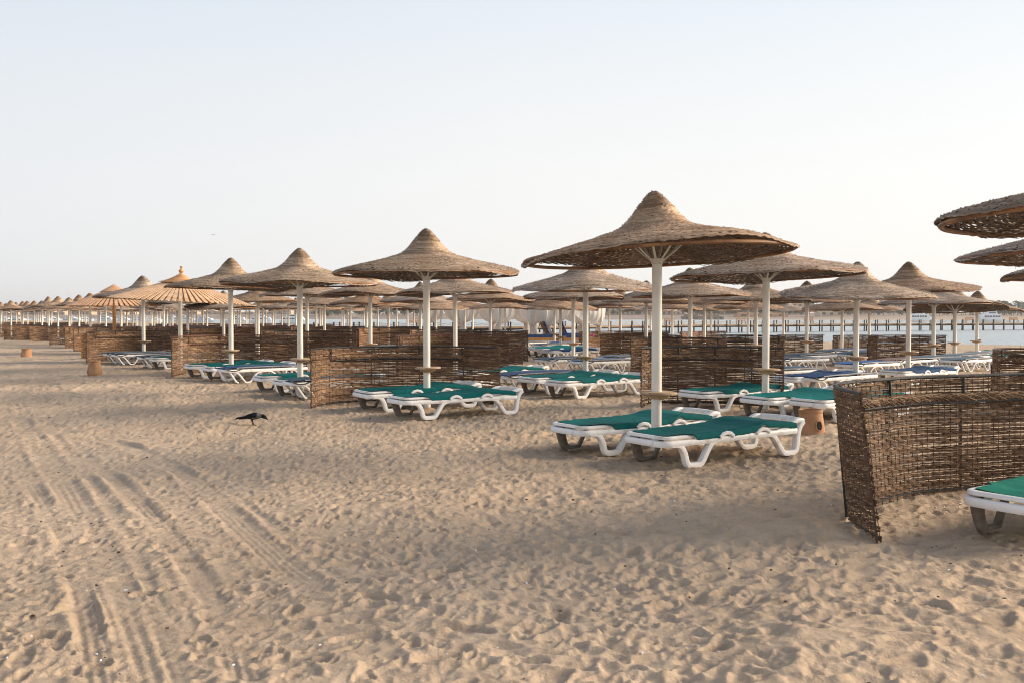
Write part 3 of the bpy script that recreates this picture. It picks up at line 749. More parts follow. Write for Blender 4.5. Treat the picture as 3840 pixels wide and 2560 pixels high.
# ------------------------------------------------------------------ slat parasols
def slat_parasol(px, d, Rr, rim_y, apex_y, cap_r, label, cap_label, wooden, n=66, finial=True, tint=(1, 1, 1, 1), lean=0.0):
    zcap = 0
    x, y = at(px, d); z0 = gz(x, y)
    hr = zat(rim_y, d) - z0; ha = zat(apex_y, d) - z0
    t = thing('slat_parasol', label, 'slat parasol', (x, y, z0))
    pr = .068 if wooden else .06
    obj('pole', MB().lathe([(pr, -.3), (pr, ha - .25)], 4 if False else 20).mesh('slat_parasol_pole', M['honey' if wooden else 'pole']), t)
    sm = MB(); r0 = cap_r * .55; z_in = hr + (ha - hr) * (1 - r0 / Rr) * .86
    L_ = math.hypot(Rr - r0, z_in - hr); w0 = 2 * math.pi * Rr / n * .60; w1 = 2 * math.pi * r0 / n * .9
    for k in range(n):
        a = 2 * math.pi * k / n
        c, s = math.cos(a), math.sin(a)
        vs = []
        prof = [(r0, w1, z_in), (Rr * .5, w1 + (w0 - w1) * .45, z_in + (hr - z_in) * (Rr * .5 - r0) / (Rr - r0)), (Rr - .03, w0, hr + .01), (Rr, w0 * .55, hr)]
        for r, w, z in prof:
            for dz in (0, -.02):
                for sg in (-1, 1): vs.append((r * c - sg * w / 2 * s, r * s + sg * w / 2 * c, z + dz))
        fs = []
        for i in range(3):
            b = i * 4
            fs += [(b, b + 1, b + 5, b + 4), (b + 2, b + 6, b + 7, b + 3), (b, b + 4, b + 6, b + 2), (b + 1, b + 3, b + 7, b + 5)]
        fs += [(0, 2, 3, 1), (12, 13, 15, 14)]
        sm.add(vs, fs)
    can = obj('slat_roof', sm.mesh('slat_roof', M['slat'], False), t, color=tint)
    fr = MB()
    for rr in (Rr * .45, Rr * .82):
        zz = z_in + (hr - z_in) * (rr - r0) / (Rr - r0) - .045
        fr.tube([(rr * math.cos(2 * math.pi * k / 40), rr * math.sin(2 * math.pi * k / 40), zz) for k in range(40)], .02, 6, closed=True)
    for k in range(8):
        a = 2 * math.pi * k / 8
        fr.tube([(.05 * math.cos(a), .05 * math.sin(a), z_in - .02), (Rr * .95 * math.cos(a), Rr * .95 * math.sin(a), hr - .04)], .022, 6)
        if 0: fr.tube([(.05 * math.cos(a), .05 * math.sin(a), hr - .25), (Rr * .5 * math.cos(a), Rr * .5 * math.sin(a), (z_in + hr) / 2 - .05)], .018, 6)
    obj('roof_frame', fr.mesh('roof_frame', M['honey']), t)
    cm = MB()
    if finial:
        zc = z_in + (hr - z_in) * (cap_r - r0) / (Rr - r0) + .03; st = 9
        prof = []
        for i in range(st):
            f = i / st; r = cap_r * (1 - f) ** 1.15 + .02; zz = zc + (ha - zc) * (f ** 1.25)
            prof += [(r + .012, zz), (r + .012, zz + .018)]
        prof.append((.02, ha))
        cm.lathe(prof, 36)
        obj('cap', cm.mesh('stepped_cap', M['slat'], False), t, color=(1.0, .82, .62, 1))
        fp = [(.03, 0), (.045, .02), (.03, .04), (.055, .07), (.075, .115), (.06, .16), (.03, .185), (.026, .23), (.042, .26), (.034, .29), (.0, .30)]
        obj('finial', MB().lathe(fp, 20).mesh('turned_finial', M['slat']), t, (0, 0, ha - .03), scale=(1.0, 1.0, .8), color=(1.0, .80, .58, 1))
    else:
        nn = 40
        for k in range(nn):
            a = 2 * math.pi * k / nn; c, s = math.cos(a), math.sin(a)
            vs = []; zc = z_in + (hr - z_in) * (cap_r - r0) / (Rr - r0) + .06
            for r, w, z in ((.01, .003, ha), (cap_r, 2 * math.pi * cap_r / nn * .82, zc - .02)):
                for dz in (0, -.02):
                    for sg in (-1, 1): vs.append((r * c - sg * w / 2 * s, r * s + sg * w / 2 * c, z + dz))
            cm.add(vs, [(0, 1, 5, 4), (2, 6, 7, 3), (0, 4, 6, 2), (1, 3, 7, 5), (4, 5, 7, 6)])
        cm.lathe([(cap_r * .8, zc - .02), (.02, ha - .05)], 24)
        obj('cap', cm.mesh('slatted_cap', M['slat'], False), t, color=(1, .85, .75, 1))
    if lean:
        for o in t.children:
            if 'pole' in o.name: continue
            piv = Matrix.Translation((0, 0, hr)) @ Matrix.Rotation(R(lean), 4, 'Y') @ Matrix.Translation((0, 0, -hr))
            o.matrix_basis = piv @ o.matrix_basis
    return t
slat_parasol(676, 26.5, 1.92, 1128, 1026, .56, 'pale wooden slat parasol with turned finial and stepped cap on a cream pole', '', False, 72, True, (1.05, 1.0, .93, 1), 3.0)
slat_parasol(429, 38, 1.82, 1147, 1067, .52, 'slat parasol without finial on a square honey coloured wooden pole', '', True, 56, False, (1.0, .88, .80, 1))

# ------------------------------------------------------------------ wicker screens
def resample(pts, step):
    P = [Vector(p) for p in catmull(pts, 10)]
    L = [0]
    for a, b in zip(P[:-1], P[1:]): L.append(L[-1] + (b - a).length)
    n = max(2, int(L[-1] / step))
    s = np.linspace(0, L[-1], n + 1)
    xs = np.interp(s, L, [p.x for p in P]); ys = np.interp(s, L, [p.y for p in P])
    return xs, ys, s

def screen_parts(pts, H=1.0, stake=.075, pitch=.0135, seed=0, posts=(.09, .3, .5, .7, .9), midspan=(.22, .78), gap=.15, lean=(0, 0), zfun=None, bound=True, shag=1.0):
    """returns meshes for a curved wicker screen standing on z=0 along plan points"""
    rg = np.random.default_rng(seed)
    xs, ys, s = resample(pts, stake); n = len(xs)
    tx = np.gradient(xs); ty = np.gradient(ys); q = np.hypot(tx, ty); tx, ty = tx / q, ty / q
    nx, ny = -ty, tx
    zb = zfun(xs, ys) if zfun else np.zeros(n)
    strips = []
    LN = np.array(lean)[None, :] * (1 - smooth(s / (s[-1] * .75)))[:, None]
    def lx(z): return LN[:, 0] * z
    def ly(z): return LN[:, 1] * z
    nz = int(H / pitch); order = 0
    # straws are woven in bundles of about three, with thin places
    k = np.arange(n)
    ht = lambda z: z
    bun = 0; left = 0
    sparse = 0.5 + 0.5 * np.sin(s * 2.2 + rg.uniform(0, 6))
    for i in range(nz):
        if left <= 0: bun += 1; left = rg.integers(3, 6)
        left -= 1
        z0 = (i + .5) * pitch
        alt = np.where((k + bun) % 2 == 0, 1.0, -1.0)
        off = alt * (.011 + .002 * rg.random()) + rg.normal(0, .0025, n)
        wob = np.interp(s, np.linspace(0, s[-1], 14), rg.normal(0, pitch * .38, 14)) + np.interp(s, np.linspace(0, s[-1], 5), rg.normal(0, pitch * .5, 5))
        w = pitch * (.52 + .22 * rg.random(n))
        thin = rg.random(n) < gap * (0.35 + 1.1 * sparse) * (1.3 if .25 < z0 / H < .85 else .6)
        w = np.where(thin, w * .45, w)
        Htop = H + shag * (.010 * np.sin(s * 3.1 + 1) + .006 * np.sin(s * 9.7)) + (.03 * np.exp(-((s - .5) / .25) ** 2) if shag > 2 else 0)
        zz = np.clip(z0 + wob, .0, Htop) + zb * 1.0
        ln_ = 1 + 0 * xs
        def pt(dz, dn):
            return np.stack([xs + nx * (off + dn) + lx(z0), ys + ny * (off + dn) + ly(z0), zz + dz], -1)
        rows = np.stack([pt(-w, 0), pt(0 * w, .004), pt(w, 0)], 1)
        nb = max(4, int(s[-1] / .45)); tb = rg.beta(2, 2, nb); sh = rg.integers(0, 9)
        tone = tb[((k + sh) * nb // n) % nb] * .7 + rg.random(n) * .3
        strips.append((rows, tone))
    for j in range(n):    # stakes
        w = .0032
        z = np.array([-.05, H * .33, H * .66, H + .01]) + zb[j]
        rr = rg.normal(0, .003, 4) + 0 * z
        dxl, dyl = LN[j, 0] * z, LN[j, 1] * z
        rows = np.stack([np.stack([np.full(4, xs[j] - tx[j] * w) + rr * tx[j], np.full(4, ys[j] - ty[j] * w) + rr * ty[j], z], -1),
                         np.stack([np.full(4, xs[j] + nx[j] * .005), np.full(4, ys[j] + ny[j] * .005), z], -1),
                         np.stack([np.full(4, xs[j] + tx[j] * w), np.full(4, ys[j] + ty[j] * w), z], -1)], 1)
        rows[:, :, 0] += dxl[:, None]; rows[:, :, 1] += dyl[:, None]
        strips.append((rows, np.full(4, rg.uniform(.3, .6))))
    for j in range(int(s[-1] * 60 * shag)):   # stray straws, mostly along top and ends
        f = rg.integers(0, n); 
        if rg.random() < .3: f = rg.choice([0, n - 1])
        z = H + rg.normal(0, .012) if rg.random() < .45 else rg.uniform(.05, H)
        p0 = np.array([xs[f] + LN[f, 0] * z, ys[f] + LN[f, 1] * z, z + zb[f]]); tn = np.array([tx[f], ty[f], 0]); nn = np.array([nx[f], ny[f], 0]); up = np.array([0, 0, 1.])
        d = tn * rg.normal(0, 1) + nn * rg.normal(0, .6) + up * rg.normal(.1, .35); d /= np.linalg.norm(d)
        ln = rg.uniform(.03, .11); wv = np.cross(d, nn); wv = wv / (np.linalg.norm(wv) + 1e-5) * .0022
        P3 = [p0, p0 + d * ln * .5 + up * .004, p0 + d * ln - up * rg.uniform(0, .02)]
        rows = np.stack([np.stack([a - wv * b for a, b in zip(P3, (1, .8, .2))]), np.stack([a + nn * .002 for a in P3]), np.stack([a + wv * b for a, b in zip(P3, (1, .8, .2))])], 1)
        strips.append((rows, np.full(3, rg.uniform(.3, 1))))
    woven = strip_mesh('woven_panel', strips, M['wicker'])
    def P_at(f, off=0.0, z=0.0):
        sx = f * s[-1]
        return (np.interp(sx, s, xs) + off * np.interp(sx, s, nx) + z * np.interp(sx, s, LN[:, 0]), np.interp(sx, s, ys) + off * np.interp(sx, s, ny) + z * np.interp(sx, s, LN[:, 1]), np.interp(sx, s, zb))
    fs = np.linspace(0, 1, 40)
    top = MB().tube([(*P_at(f, 0, H)[:2], H + .012 + P_at(f)[2]) for f in fs], .015, 7).mesh('top_rail', M['pipe'])
    bot = MB().tube([(*P_at(f)[:2], .025 + P_at(f)[2]) for f in fs], .011, 5).mesh('bottom_rail', M['pipe'])
    pm = []
    for f in (0.004,) + tuple(posts) + (.996,):
        x, y, zz = P_at(f, -.022 if 0.01 < f < .99 else 0)
        xt, yt, _q = P_at(f, -.022 if 0.01 < f < .99 else 0, H)
        if .01 < f < .99:
            xm, ym, _q = P_at(f, -.022, H * .78); xb_, yb_, _q = P_at(f, .022, 0); xc_, yc_, _q = P_at(f, .022, H * .77)
            pm.append(MB().tube([(xb_, yb_, -.15 + zz), (xc_, yc_, H * .77 + zz)], .013, 7).tube([(xm, ym, H * .77 + zz), (xt, yt, H + zz)], .013, 7).mesh('screen_post', M['pipe']))
        else: pm.append(MB().tube([(x, y, -.15 + zz), (xt, yt, H - .01 + zz)], .009, 6).mesh('screen_post', M['pipe']))
    a, b = midspan; zm = H * .79
    fm = np.linspace(a, b, 30)
    mid = MB().tube([(*P_at(f, -.035, zm)[:2], zm + P_at(f)[2]) for f in fm], .014, 7).mesh('mid_rail', M['pipe'])
    # braid roll lying over the mid rail
    st = []
    nb_ = int((b - a) * s[-1] / .035)
    for j in range(nb_ * 3):
        f = a + (b - a) * (j / (nb_ * 3)); x, y, zz = P_at(f, -.045, zm); x2, y2, z2 = P_at(min(f + .045, 1), -.045 - .02 * rg.random(), zm)
        x1, y1, z1_ = P_at(min(f + .02, 1), -.075 - .01 * rg.random(), zm)
        h0, h1, h2 = zm + .075 + rg.normal(0, .006), zm + .055 + rg.normal(0, .01), zm + .015 + rg.normal(0, .008)
        if j % 3 == 0: h0, h2 = h2, h0
        Q = np.array([[x, y, h0 + zz], [x1, y1, h1 + z1_], [x2, y2, h2 + z2]])
        rows = np.stack([Q - [0, 0, .0045], Q + [0, 0, .0], Q + [0, 0, .0045]], 1); rows[:, 1, 1] -= .005
        st.append((rows, np.full(3, rg.uniform(.25, .95))))
    braid = strip_mesh('braid_roll', st, M['wicker'])
    return dict(woven=woven, top=top, bot=bot, posts=pm, mid=mid, braid=braid)

BLACK = (.018, .018, .02, 1); RUST = (.13, .045, .035, 1); DBROWN = (.07, .04, .028, 1)
def make_screen(parts, label, loc, rot=(0, 0, 0), scale=(1, 1, 1), pipe=BLACK, tint=(1, 1, 1, 1), group='woven wicker windbreak screens', full=True, mid=True, name='wicker_screen'):
    t = thing(name, label, 'windbreak screen', loc, rot, group); t.scale = scale
    obj('woven_panel', parts['woven'], t, color=tint)
    obj('top_rail', parts['top'], t, color=pipe)
    if full:
        obj('bottom_rail', parts['bot'], t, color=pipe)
        for i_, p in enumerate(parts['posts']): obj('post', p, t, color=pipe if 0 < i_ < len(parts['posts']) - 1 else (.10, .06, .04, 1))
    if mid:
        m_ = obj('mid_rail', parts['mid'], t, color=pipe)
        obj('braid', parts['braid'], m_, color=tint)
    return t

# near screen at the right edge, built from its own ground line
near_pts = [ground(3312, 2035)[:2], ground(3240, 1992)[:2], ground(3196, 1950)[:2], ground(3215, 1915)[:2], ground(3300, 1890)[:2], ground(3440, 1858)[:2], ground(3613, 1842)[:2]]
ex, ey = near_pts[-1]
near_pts += [(ex + .6, ey + .22), (ex + 1.2, ey + .30), (ex + 1.7, ey + .2)]
base = near_pts[2]
loc_pts = [(x - base[0], y - base[1], 0) for x, y in near_pts]
pz = gz(*base)
np_ = screen_parts(loc_pts, 1.02, .062, .0105, 21, posts=(.215, .40, .60, .80), midspan=(.17, .86), gap=.10, lean=(-.15, -.02), shag=2.2)
make_screen(np_, 'largest nearest dark wicker screen curving in from the right edge', (*base, pz), pipe=BLACK, tint=(.90, .84, .78, 1))

def arc_pts(l, r, bulge=.9, wing=.0):
    """plan curve from l to r bulging away from the viewer"""
    lx, ly = l; rx, ry = r; dx, dy = rx - lx, ry - ly; L = math.hypot(dx, dy)
    nx, ny = -dy / L, dx / L
    out = []
    for f, b in ((0, 0), (.045, .42), (.16, .80), (.36, 1.0), (.6, 1.0), (.82, .66), (1, .12)):
        out.append((lx + dx * f + nx * bulge * b, ly + dy * f + ny * bulge * b))
    return out

def screen_px(pxl, dl, pxr, dr, label, bulge=1.0, H=1.0, pipe=BLACK, tint=(1, 1, 1, 1), seed=1, own=True, mid=True, fine=True, stake=.085, pitch=.0155):
    l, r = at(pxl, dl), at(pxr, dr)
    pts = arc_pts(l, r, bulge)
    z0 = gz((l[0] + r[0]) / 2, (l[1] + r[1]) / 2)
    loc = [(x - l[0], y - l[1], 0) for x, y in pts]
    parts = screen_parts(loc, H, stake, pitch, seed, posts=(.2, .4, .6, .8), midspan=(.22, .80), zfun=None)
    return make_screen(parts, label, (l[0], l[1], z0), pipe=pipe, tint=tint, mid=mid)

LT = (1.10, 1.06, 1.02, 1)
screen_px(1164, 15.5, 1881, 16.1, 'wide dark wicker screen behind the two green loungers left of centre', 1.25, .98, BLACK, (1.12, 1.05, 1.0, 1), 2)
screen_px(2405, 15.6, 2948, 15.6, 'wicker screen right behind the nearest umbrella pole, its left end turned inwards and sunlit', .95, .99, BLACK, (1.05, .98, .92, 1), 3)
screen_px(642, 23.6, 1150, 24.2, 'wicker screen with rusty red rails behind the green and blue loungers on the left', 1.9, .99, RUST, LT, 4)
screen_px(323, 30.0, 718, 31.5, 'wide wicker screen with black rail behind the finial topped slat parasol pole', 1.6, 1.0, BLACK, (1.08, 1.02, .96, 1), 5)
screen_px(1491, 23.5, 1916, 24.8, 'wicker screen with rusty rail just behind the right part of the wide dark screen', 1.3, 1.0, RUST, (1.0, .95, .9, 1), 6)
screen_px(2366, 22.9, 2718, 21.5, 'wicker screen behind the sunlit ended one, partly hidden by the nearest pole', 1.0, .99, BLACK, (1.1, 1.0, .9, 1), 7)
screen_px(2252, 32.5, 2545, 30, 'wicker screen leaning out behind blue loungers left of the nearest pole', 1.2, .86, BLACK, (1.25, 1.08, .92, 1), 8)
screen_px(2182, 36.0, 2515, 38, 'wicker screen with a pink flower stuck in its weave', 1.2, .88, DBROWN, (1.2, 1.08, .95, 1), 9)
screen_px(2558, 36.0, 2726, 38, 'short far wicker screen low in front of the bay, right of the nearest pole', .5, .9, RUST, (1.4, 1.15, .95, 1), 10, mid=False)
screen_px(2650, 28.5, 2934, 27, 'wicker screen behind the pole with the wooden table, right of the nearest pole', 1.2, .92, BLACK, (1.15, 1.1, 1.02, 1), 11)
screen_px(2925, 35, 3092, 36, 'thinly woven see-through wicker screen in front of the water, centre right', .6, .82, DBROWN, (.9, .85, .8, 1), 12)
screen_px(3143, 38.5, 3298, 40, 'small screen alone in front of the water, beside the tall pale umbrella pole', .7, .80, BLACK, (1.0, .95, .9, 1), 13, mid=False)
screen_px(3288, 28.4, 3559, 29.6, 'open woven wicker screen by the water behind the blue loungers on the right', 1.0, .90, RUST, (1.1, 1.0, .92, 1), 14)
screen_px(3744, 14.6, 4060, 14.4, 'wicker screen with rusty rails cut off by the right picture edge', .9, 1.0, RUST, (1.15, 1.05, .98, 1), 15)
screen_px(1640, 33, 1973, 31.5, 'wicker screen in a black frame just left of the white lounger row in the centre', 1.1, 1.0, BLACK, (.95, .9, .85, 1), 16)
screen_px(1560, 29, 1961, 29, 'middle one of three stacked screens ending left of the blue cushions', 1.1, 1.0, BLACK, (1.0, .93, .88, 1), 17)
screen_px(1030, 29.5, 1337, 30, 'dark wicker screen seen between the two cream poles left of the centre', 1.2, 1.0, BLACK, (.95, .88, .82, 1), 18)
screen_px(1346, 38, 1640, 39, 'wicker screen with sunlit left end behind the centre pole', 1.3, 1.0, BLACK, (1.2, 1.05, .92, 1), 19)
screen_px(977, 30.5, 1240, 31.5, 'wicker screen with crooked black rail just above the red railed screen, right part', 1.0, 1.0, BLACK, (1.15, 1.02, .92, 1), 20)
screen_px(690, 37.5, 960, 39, 'wicker screen above the middle of the red railed screen', 1.3, 1.0, DBROWN, (1.0, .93, .86, 1), 22)
screen_px(1537, 33.5, 1700, 34, 'pale ended wicker screen in the row above the wide dark screen', .8, 1.0, BLACK, (1.2, 1.08, .98, 1), 23)

TEMPL = [screen_parts([(x, y, 0) for x, y in arc_pts((0, 0), (3.3, .35), b)], 1.0, .11, .022, 31 + i, gap=.2) for i, b in enumerate((1.3, 1.0))]
FARS = 'distant wicker screen among the crowded screens at the left'
fs_list = [(275, 40), (243, 45), (184, 51), (60, 66), (14, 66), (110, 62), (-20, 74), (430, 45), (505, 42), (560, 50), (600, 46), (660, 54), (760, 48), (800, 56), (860, 50), (930, 62), (880, 44),
           (1000, 52), (1060, 62), (1090, 44), (1180, 48), (1250, 60), (1150, 56), (1000, 68), (700, 66), (620, 68), (540, 62), (470, 56), (400, 60), (330, 62), (300, 72), (240, 66), (180, 76), (120, 82), (60, 90), (0, 96),
           (1360, 58), (1480, 50), (1420, 46), (560, 78), (700, 80), (840, 74), (950, 82), (1100, 76), (350, 84), (200, 94)]
for i, (px, d) in enumerate(fs_list):
    x, y = at(px, d)
    make_screen(TEMPL[i % 2], FARS if i > 2 else ('wicker screen end standing left behind the dark wooden pot', 'wicker screen with a single blue lounger before it, far left', 'far left wicker screen with open wing behind the row of small blue loungers')[i],
                (x, y, gz(x, y)), (0, 0, R(xr.uniform(-6, 6))), (xr.uniform(.95, 1.1), 1, 1), pipe=(BLACK, RUST, DBROWN)[i % 3], tint=(1.02, .95, .89, 1), full=d < 50, mid=d < 60)

# light wooden framed wicker panel
x0, y0 = at(306, 33.2); g0 = gz(x0, y0)
t = thing('framed_panel', 'narrow wicker panel in a light honey wood frame on the left', 'windbreak screen', (x0, y0, g0), (0, 0, R(-38)))
for yy, nm in ((0, 'frame_post'), (.36, 'frame_post')): obj(nm, MB().box((yy, 0, .45), (.05, .05, .92)).mesh('frame_post', M['honey']), t)
obj('frame_rail', MB().box((.18, 0, .93), (.44, .07, .05)).mesh('frame_rail', M['slat']), t, color=(1, 1, 1, 1))
obj('woven_panel', screen_parts([(.02, 0, 0), (.12, 0.001, 0), (.24, -.001, 0), (.35, 0, 0)], .88, .06, .02, 44)['woven'], t, color=(1.5, 1.25, 1, 1))
fl = MB()
for k in range(6):
    a = k * 1.05; fl.lathe([(.004, -.01), (.03, .0), (.02, .015)], 6, .03 * math.cos(a), .03 * math.sin(a))
zf = zat(1259, 35.8); xf, yf = at(2223, 35.8)
thing('flower', 'pink flower stuck into the wicker screen near the blue cushions', 'flower', (xf, yf + .3, zf), (R(80), 0, 0), me=fl.mesh('pink_flower', M['pink']))
# ------------------------------------------------------------------ loungers
W = .66
def stroke(path, y, t=.030, w=.034, n=5):
    return [(p.x, y, p.z) for p in catmull([(a, 0, b) for a, b in path], n)]

def rrect(x0, x1, y0, y1, r, z, n=5):
    out = []
    for cx, cy, a0 in ((x1 - r, y1 - r, 0), (x0 + r, y1 - r, 90), (x0 + r, y0 + r, 180), (x1 - r, y0 + r, 270)):
        for k in range(n + 1):
            a = R(a0 + 90 * k / n); out.append((cx + r * math.cos(a), cy + r * math.sin(a), z))
    return out

def lounger_g_meshes():
    d = {}
    fr = MB().tube(rrect(0, 2.04, .02, W - .02, .10, .262), .030, 10, ry=.034, closed=True, p=3.2)
    for x in (.9, 1.45): fr.box((x, W / 2, .275), (.05, W - .06, .035))
    # tall curved end
    for y in (.03, W - .03):
        fr.tube(catmull([(1.66, y, .27), (1.86, y, .32), (2.0, y, .375), (2.10, y, .365)], 5), .034, 10, ry=.030, p=3)
    fr.tube([(2.08, .03, .365), (2.09, .2, .375), (2.09, W - .2, .375), (2.08, W - .03, .365)], .032, 10, ry=.034, p=3)
    d['frame'] = fr.mesh('lounger_frame', M['plastic'])
    d['bed'] = MB().tube(rrect(.03, 1.97, .04, W - .04, .075, .322), .032, 10, ry=.017, closed=True, p=3.2).mesh('bed_rim', M['plastic'])
    def leg(path, y, rad):
        return MB().tube([(p.x, y, p.z) for p in catmull([(a, 0, b) for a, b in path], 5)], .034, 10, ry=.024, p=3.4, up=(0, 0, 1) if False else (0, 1, 0)).mesh('lounger_leg', M['plastic'])
    LA = [(.10, .255), (.21, .24), (.275, .165), (.31, .06), (.345, .024), (.43, .02), (.50, .028), (.54, .065), (.61, .17), (.67, .235), (.78, .262)]
    LB = [(1.50, .262), (1.60, .235), (1.69, .13), (1.76, .045), (1.80, .024), (1.88, .02), (1.95, .03), (1.985, .07), (2.005, .20), (2.04, .30), (2.10, .36)]
    d['legs'] = []
    d['shaded_leg'] = MB().tube([(p.x, W - .05, p.z) for p in catmull([(.13, 0, .26), (.15, 0, .16), (.19, 0, .06), (.24, 0, .02)], 4)], .055, 10, ry=.03, p=3, up=(0, 1, 0), radii=[1.15, 1.15, 1.1, 1.1, 1.05, 1, 1, .95, .9, .85, .8, .75, .7]).tube([(.24, W - .05, .035), (.40, W - .05, .035), (.52, W - .05, .24)], .022, 8, ry=.03, p=3, up=(0, 1, 0)).mesh('shaded_leg', M['taupe'])  # far-side leg without a wheel, its shade put into the taupe colour
    for pth in (LA, LB):
        for y in (.03, W - .03):
            if pth is LA and y > .3: continue
            c = [(p.x, y + (0.012 if y < .3 else -.012) * 0, p.z) for p in catmull([(a, 0, b) for a, b in pth], 5)]
            mb = MB(); n = len(c)
            # leg channel: wide across, thin along its path normal
            mb.tube(c, .033, 10, ry=.038, p=3.4, up=(0, 1, 0))
            d['legs'].append(mb.mesh('lounger_leg', M['plastic']))
    kn = []
    for x, y in ((.86, -.004), (1.42, -.002), (1.42, W - .015)):
        if True:
            kn.append(MB().tube([(x - .10, y, .285), (x - .06, y, .315), (x, y, .327), (x + .06, y, .315), (x + .10, y, .285)], .023, 8, ry=.022, p=3).mesh('lounger_knuckle', M['plastic']))
    d['knuckles'] = kn
    # sling: height profile and side wraps
    us = np.linspace(.08, 1.96, 75); vs = []
    cross = [(-.012, -1.0), (-.014, -.55), (-.008, -.15), (.02, 0), (.10, 0), (.2, 0), (W / 2, 0), (W - .2, 0), (W - .1, 0), (W - .02, 0), (W + .008, -.15), (W + .014, -.55), (W + .012, -1.0)]
    for u in us:
        zt = float(np.interp(u, [.1, .5, .9, 1.2, 1.50, 1.62, 1.96], [.347, .351, .351, .362, .408, .400, .366]))
        wrap = .066
        for kx in (.86, 1.42): wrap -= .040 * math.exp(-((u - kx) / .062) ** 4)
        wrap *= float(smooth(np.array((u - .36) / .10)))
        inset = .075 * (1 - float(smooth(np.array((u - .30) / .08))))
        for v, f in cross:
            vv = v + (inset if v < W / 2 else -inset)
            sag = -.016 * math.sin(math.pi * min(1, max(0, v / W))) * (1 + .3 * math.sin(u * 5)) + .0028 * math.sin(u * 41 + v * 13) * math.sin(u * 9 + 2)
            vs.append((u, vv, zt + sag + f * wrap))
    nc = len(cross); fs = []
    for i in range(len(us) - 1):
        for j in range(nc - 1): fs.append((i * nc + j, (i + 1) * nc + j, (i + 1) * nc + j + 1, i * nc + j + 1))
    lo = len(vs); vs2 = [(x, y + (.004 if y < 0 else (-.004 if y > W else 0)), z - .006) for x, y, z in vs]
    mb = MB().add(vs, fs); mb.add(vs2, [tuple(reversed(f)) for f in fs])
    d['sling'] = mb.mesh('sling_sheet', M['green'])
    return d

def lounger_b_meshes():
    d = {}
    fr = MB().tube(rrect(.02, 2.0, .02, W - .02, .08, .285), .026, 10, ry=.034, closed=True, p=3.2)
    for x in (.6, 1.1, 1.6): fr.box((x, W / 2, .28), (.05, W - .06, .03))
    d['frame'] = fr.mesh('lounger_frame', M['plastic'])
    d['legs'] = []
    for y in (.03, W - .03):
        for pth in ([(.20, .27), (.30, .22), (.42, .07), (.47, .02), (.54, .018), (.60, .05), (.70, .19), (.82, .245), (.95, .255), (1.08, .245), (1.18, .18), (1.27, .05), (1.31, .018), (1.37, .02), (1.40, .06), (1.46, .27)],
                    [(1.60, .28), (1.70, .23), (1.82, .10), (1.90, .018), (1.97, .018)], [(.08, .28), (.14, .20), (.25, .04), (.30, .018)]):
            c = [(p.x, y + (.02 if y < .3 else -.02) * (pth[0][0] < .1), p.z) for p in catmull([(a, 0, b) for a, b in pth], 4)]
            d['legs'].append(MB().tube(c, .019, 8, ry=.03, p=3, up=(0, 1, 0)).mesh('lounger_leg', M['plastic']))
    # flat folded mesh mattress, tube edges, drooping curl at the head end
    us = np.linspace(.02, 1.95, 40); vs = []; vv = np.linspace(.0, W, 9)
    for u in us:
        zt = float(np.interp(u, [0, .1, .25, .5, 1.2, 1.95], [.345, .350, .362, .37, .375, .365]))
        for v in vv: vs.append((u, v, zt - .012 * math.sin(math.pi * v / W)))
    nc = 9; fs = [(i * nc + j, (i + 1) * nc + j, (i + 1) * nc + j + 1, i * nc + j + 1) for i in range(39) for j in range(8)]
    mb = MB().add(vs, fs).add([(x, y, z - .012) for x, y, z in vs], [tuple(reversed(f)) for f in fs])
    d['sling'] = mb.mesh('mesh_sheet', M['green'])
    d['edge'] = MB().tube([(u, .005, z) for u, z in ((.25, .352), (.6, .362), (1.2, .367), (1.95, .357))], .011, 7).tube([(u, W - .005, z) for u, z in ((.25, .352), (.6, .362), (1.2, .367), (1.95, .357))], .011, 7).mesh('edge_tube', M['pipe'])
    cu = []
    for y in (.0, W): cu.append(MB().tube(catmull([(-.02, y, .352), (.04, y, .315), (.14, y, .288), (.26, y, .292), (.38, y, .335)], 5), .013, 8, ry=.022, up=(0, 1, 0)).mesh('head_curl', M['pipe']))
    d['curl'] = cu
    return d
LG = lounger_g_meshes(); LB_ = lounger_b_meshes()
GRP = 'plastic sun loungers on the sand'
def place_lounger(kind, x, y, label, color, rot=0.0, dz=0.0, full=True):
    a = ANG + R(rot)
    # (x, y) is the ground point of the near front leg
    uf = .43 if kind == 'g' else .52
    ox = x - uf * math.cos(a); oy = y - uf * math.sin(a)
    z0 = gz(x, y) + .008 + dz
    t = thing('sun_lounger', label, 'sun lounger', (ox, oy, z0), (R(random.uniform(-.5, .5)), R(random.uniform(-.4, .4)), a), GRP)
    D = LG if kind == 'g' else LB_
    obj('frame', D['frame'], t); obj('sling', D['sling'], t, color=color)
    for m in D['legs']: obj('leg', m, t)
    if kind == 'g':
        obj('bed_rim', D['bed'], t); obj('shaded_leg', D['shaded_leg'], t)
        for m in D['knuckles']: obj('knuckle', m, t)
    else:
        obj('edge_tube', D['edge'], t, color=(.40, .42, .44, 1))
        for m in D['curl']: obj('head_curl', m, t, color=(.07, .08, .10, 1))
    return t
def lpx(kind, px, py, label, color, rot=0.0, **k):
    x, y, _ = ground(px, py + 12 * (py - 1178) / 567); return place_lounger(kind, x, y, label, color, rot, **k)
def lxy(kind, px, d, label, color, rot=0.0, **k):
    x, y = at(px, d); return place_lounger(kind, x, y, label, color, rot, **k)
lpx('g', 2615, 1745, 'nearest green sling lounger in front of the big umbrella pole, scuffed white frame', GREEN)
lpx('g', 2304, 1697, 'green lounger just behind and left of the big umbrella pole', GREEN)
lpx('g', 1615, 1565, 'front green lounger of the pair before the wide dark screen', GREEN)
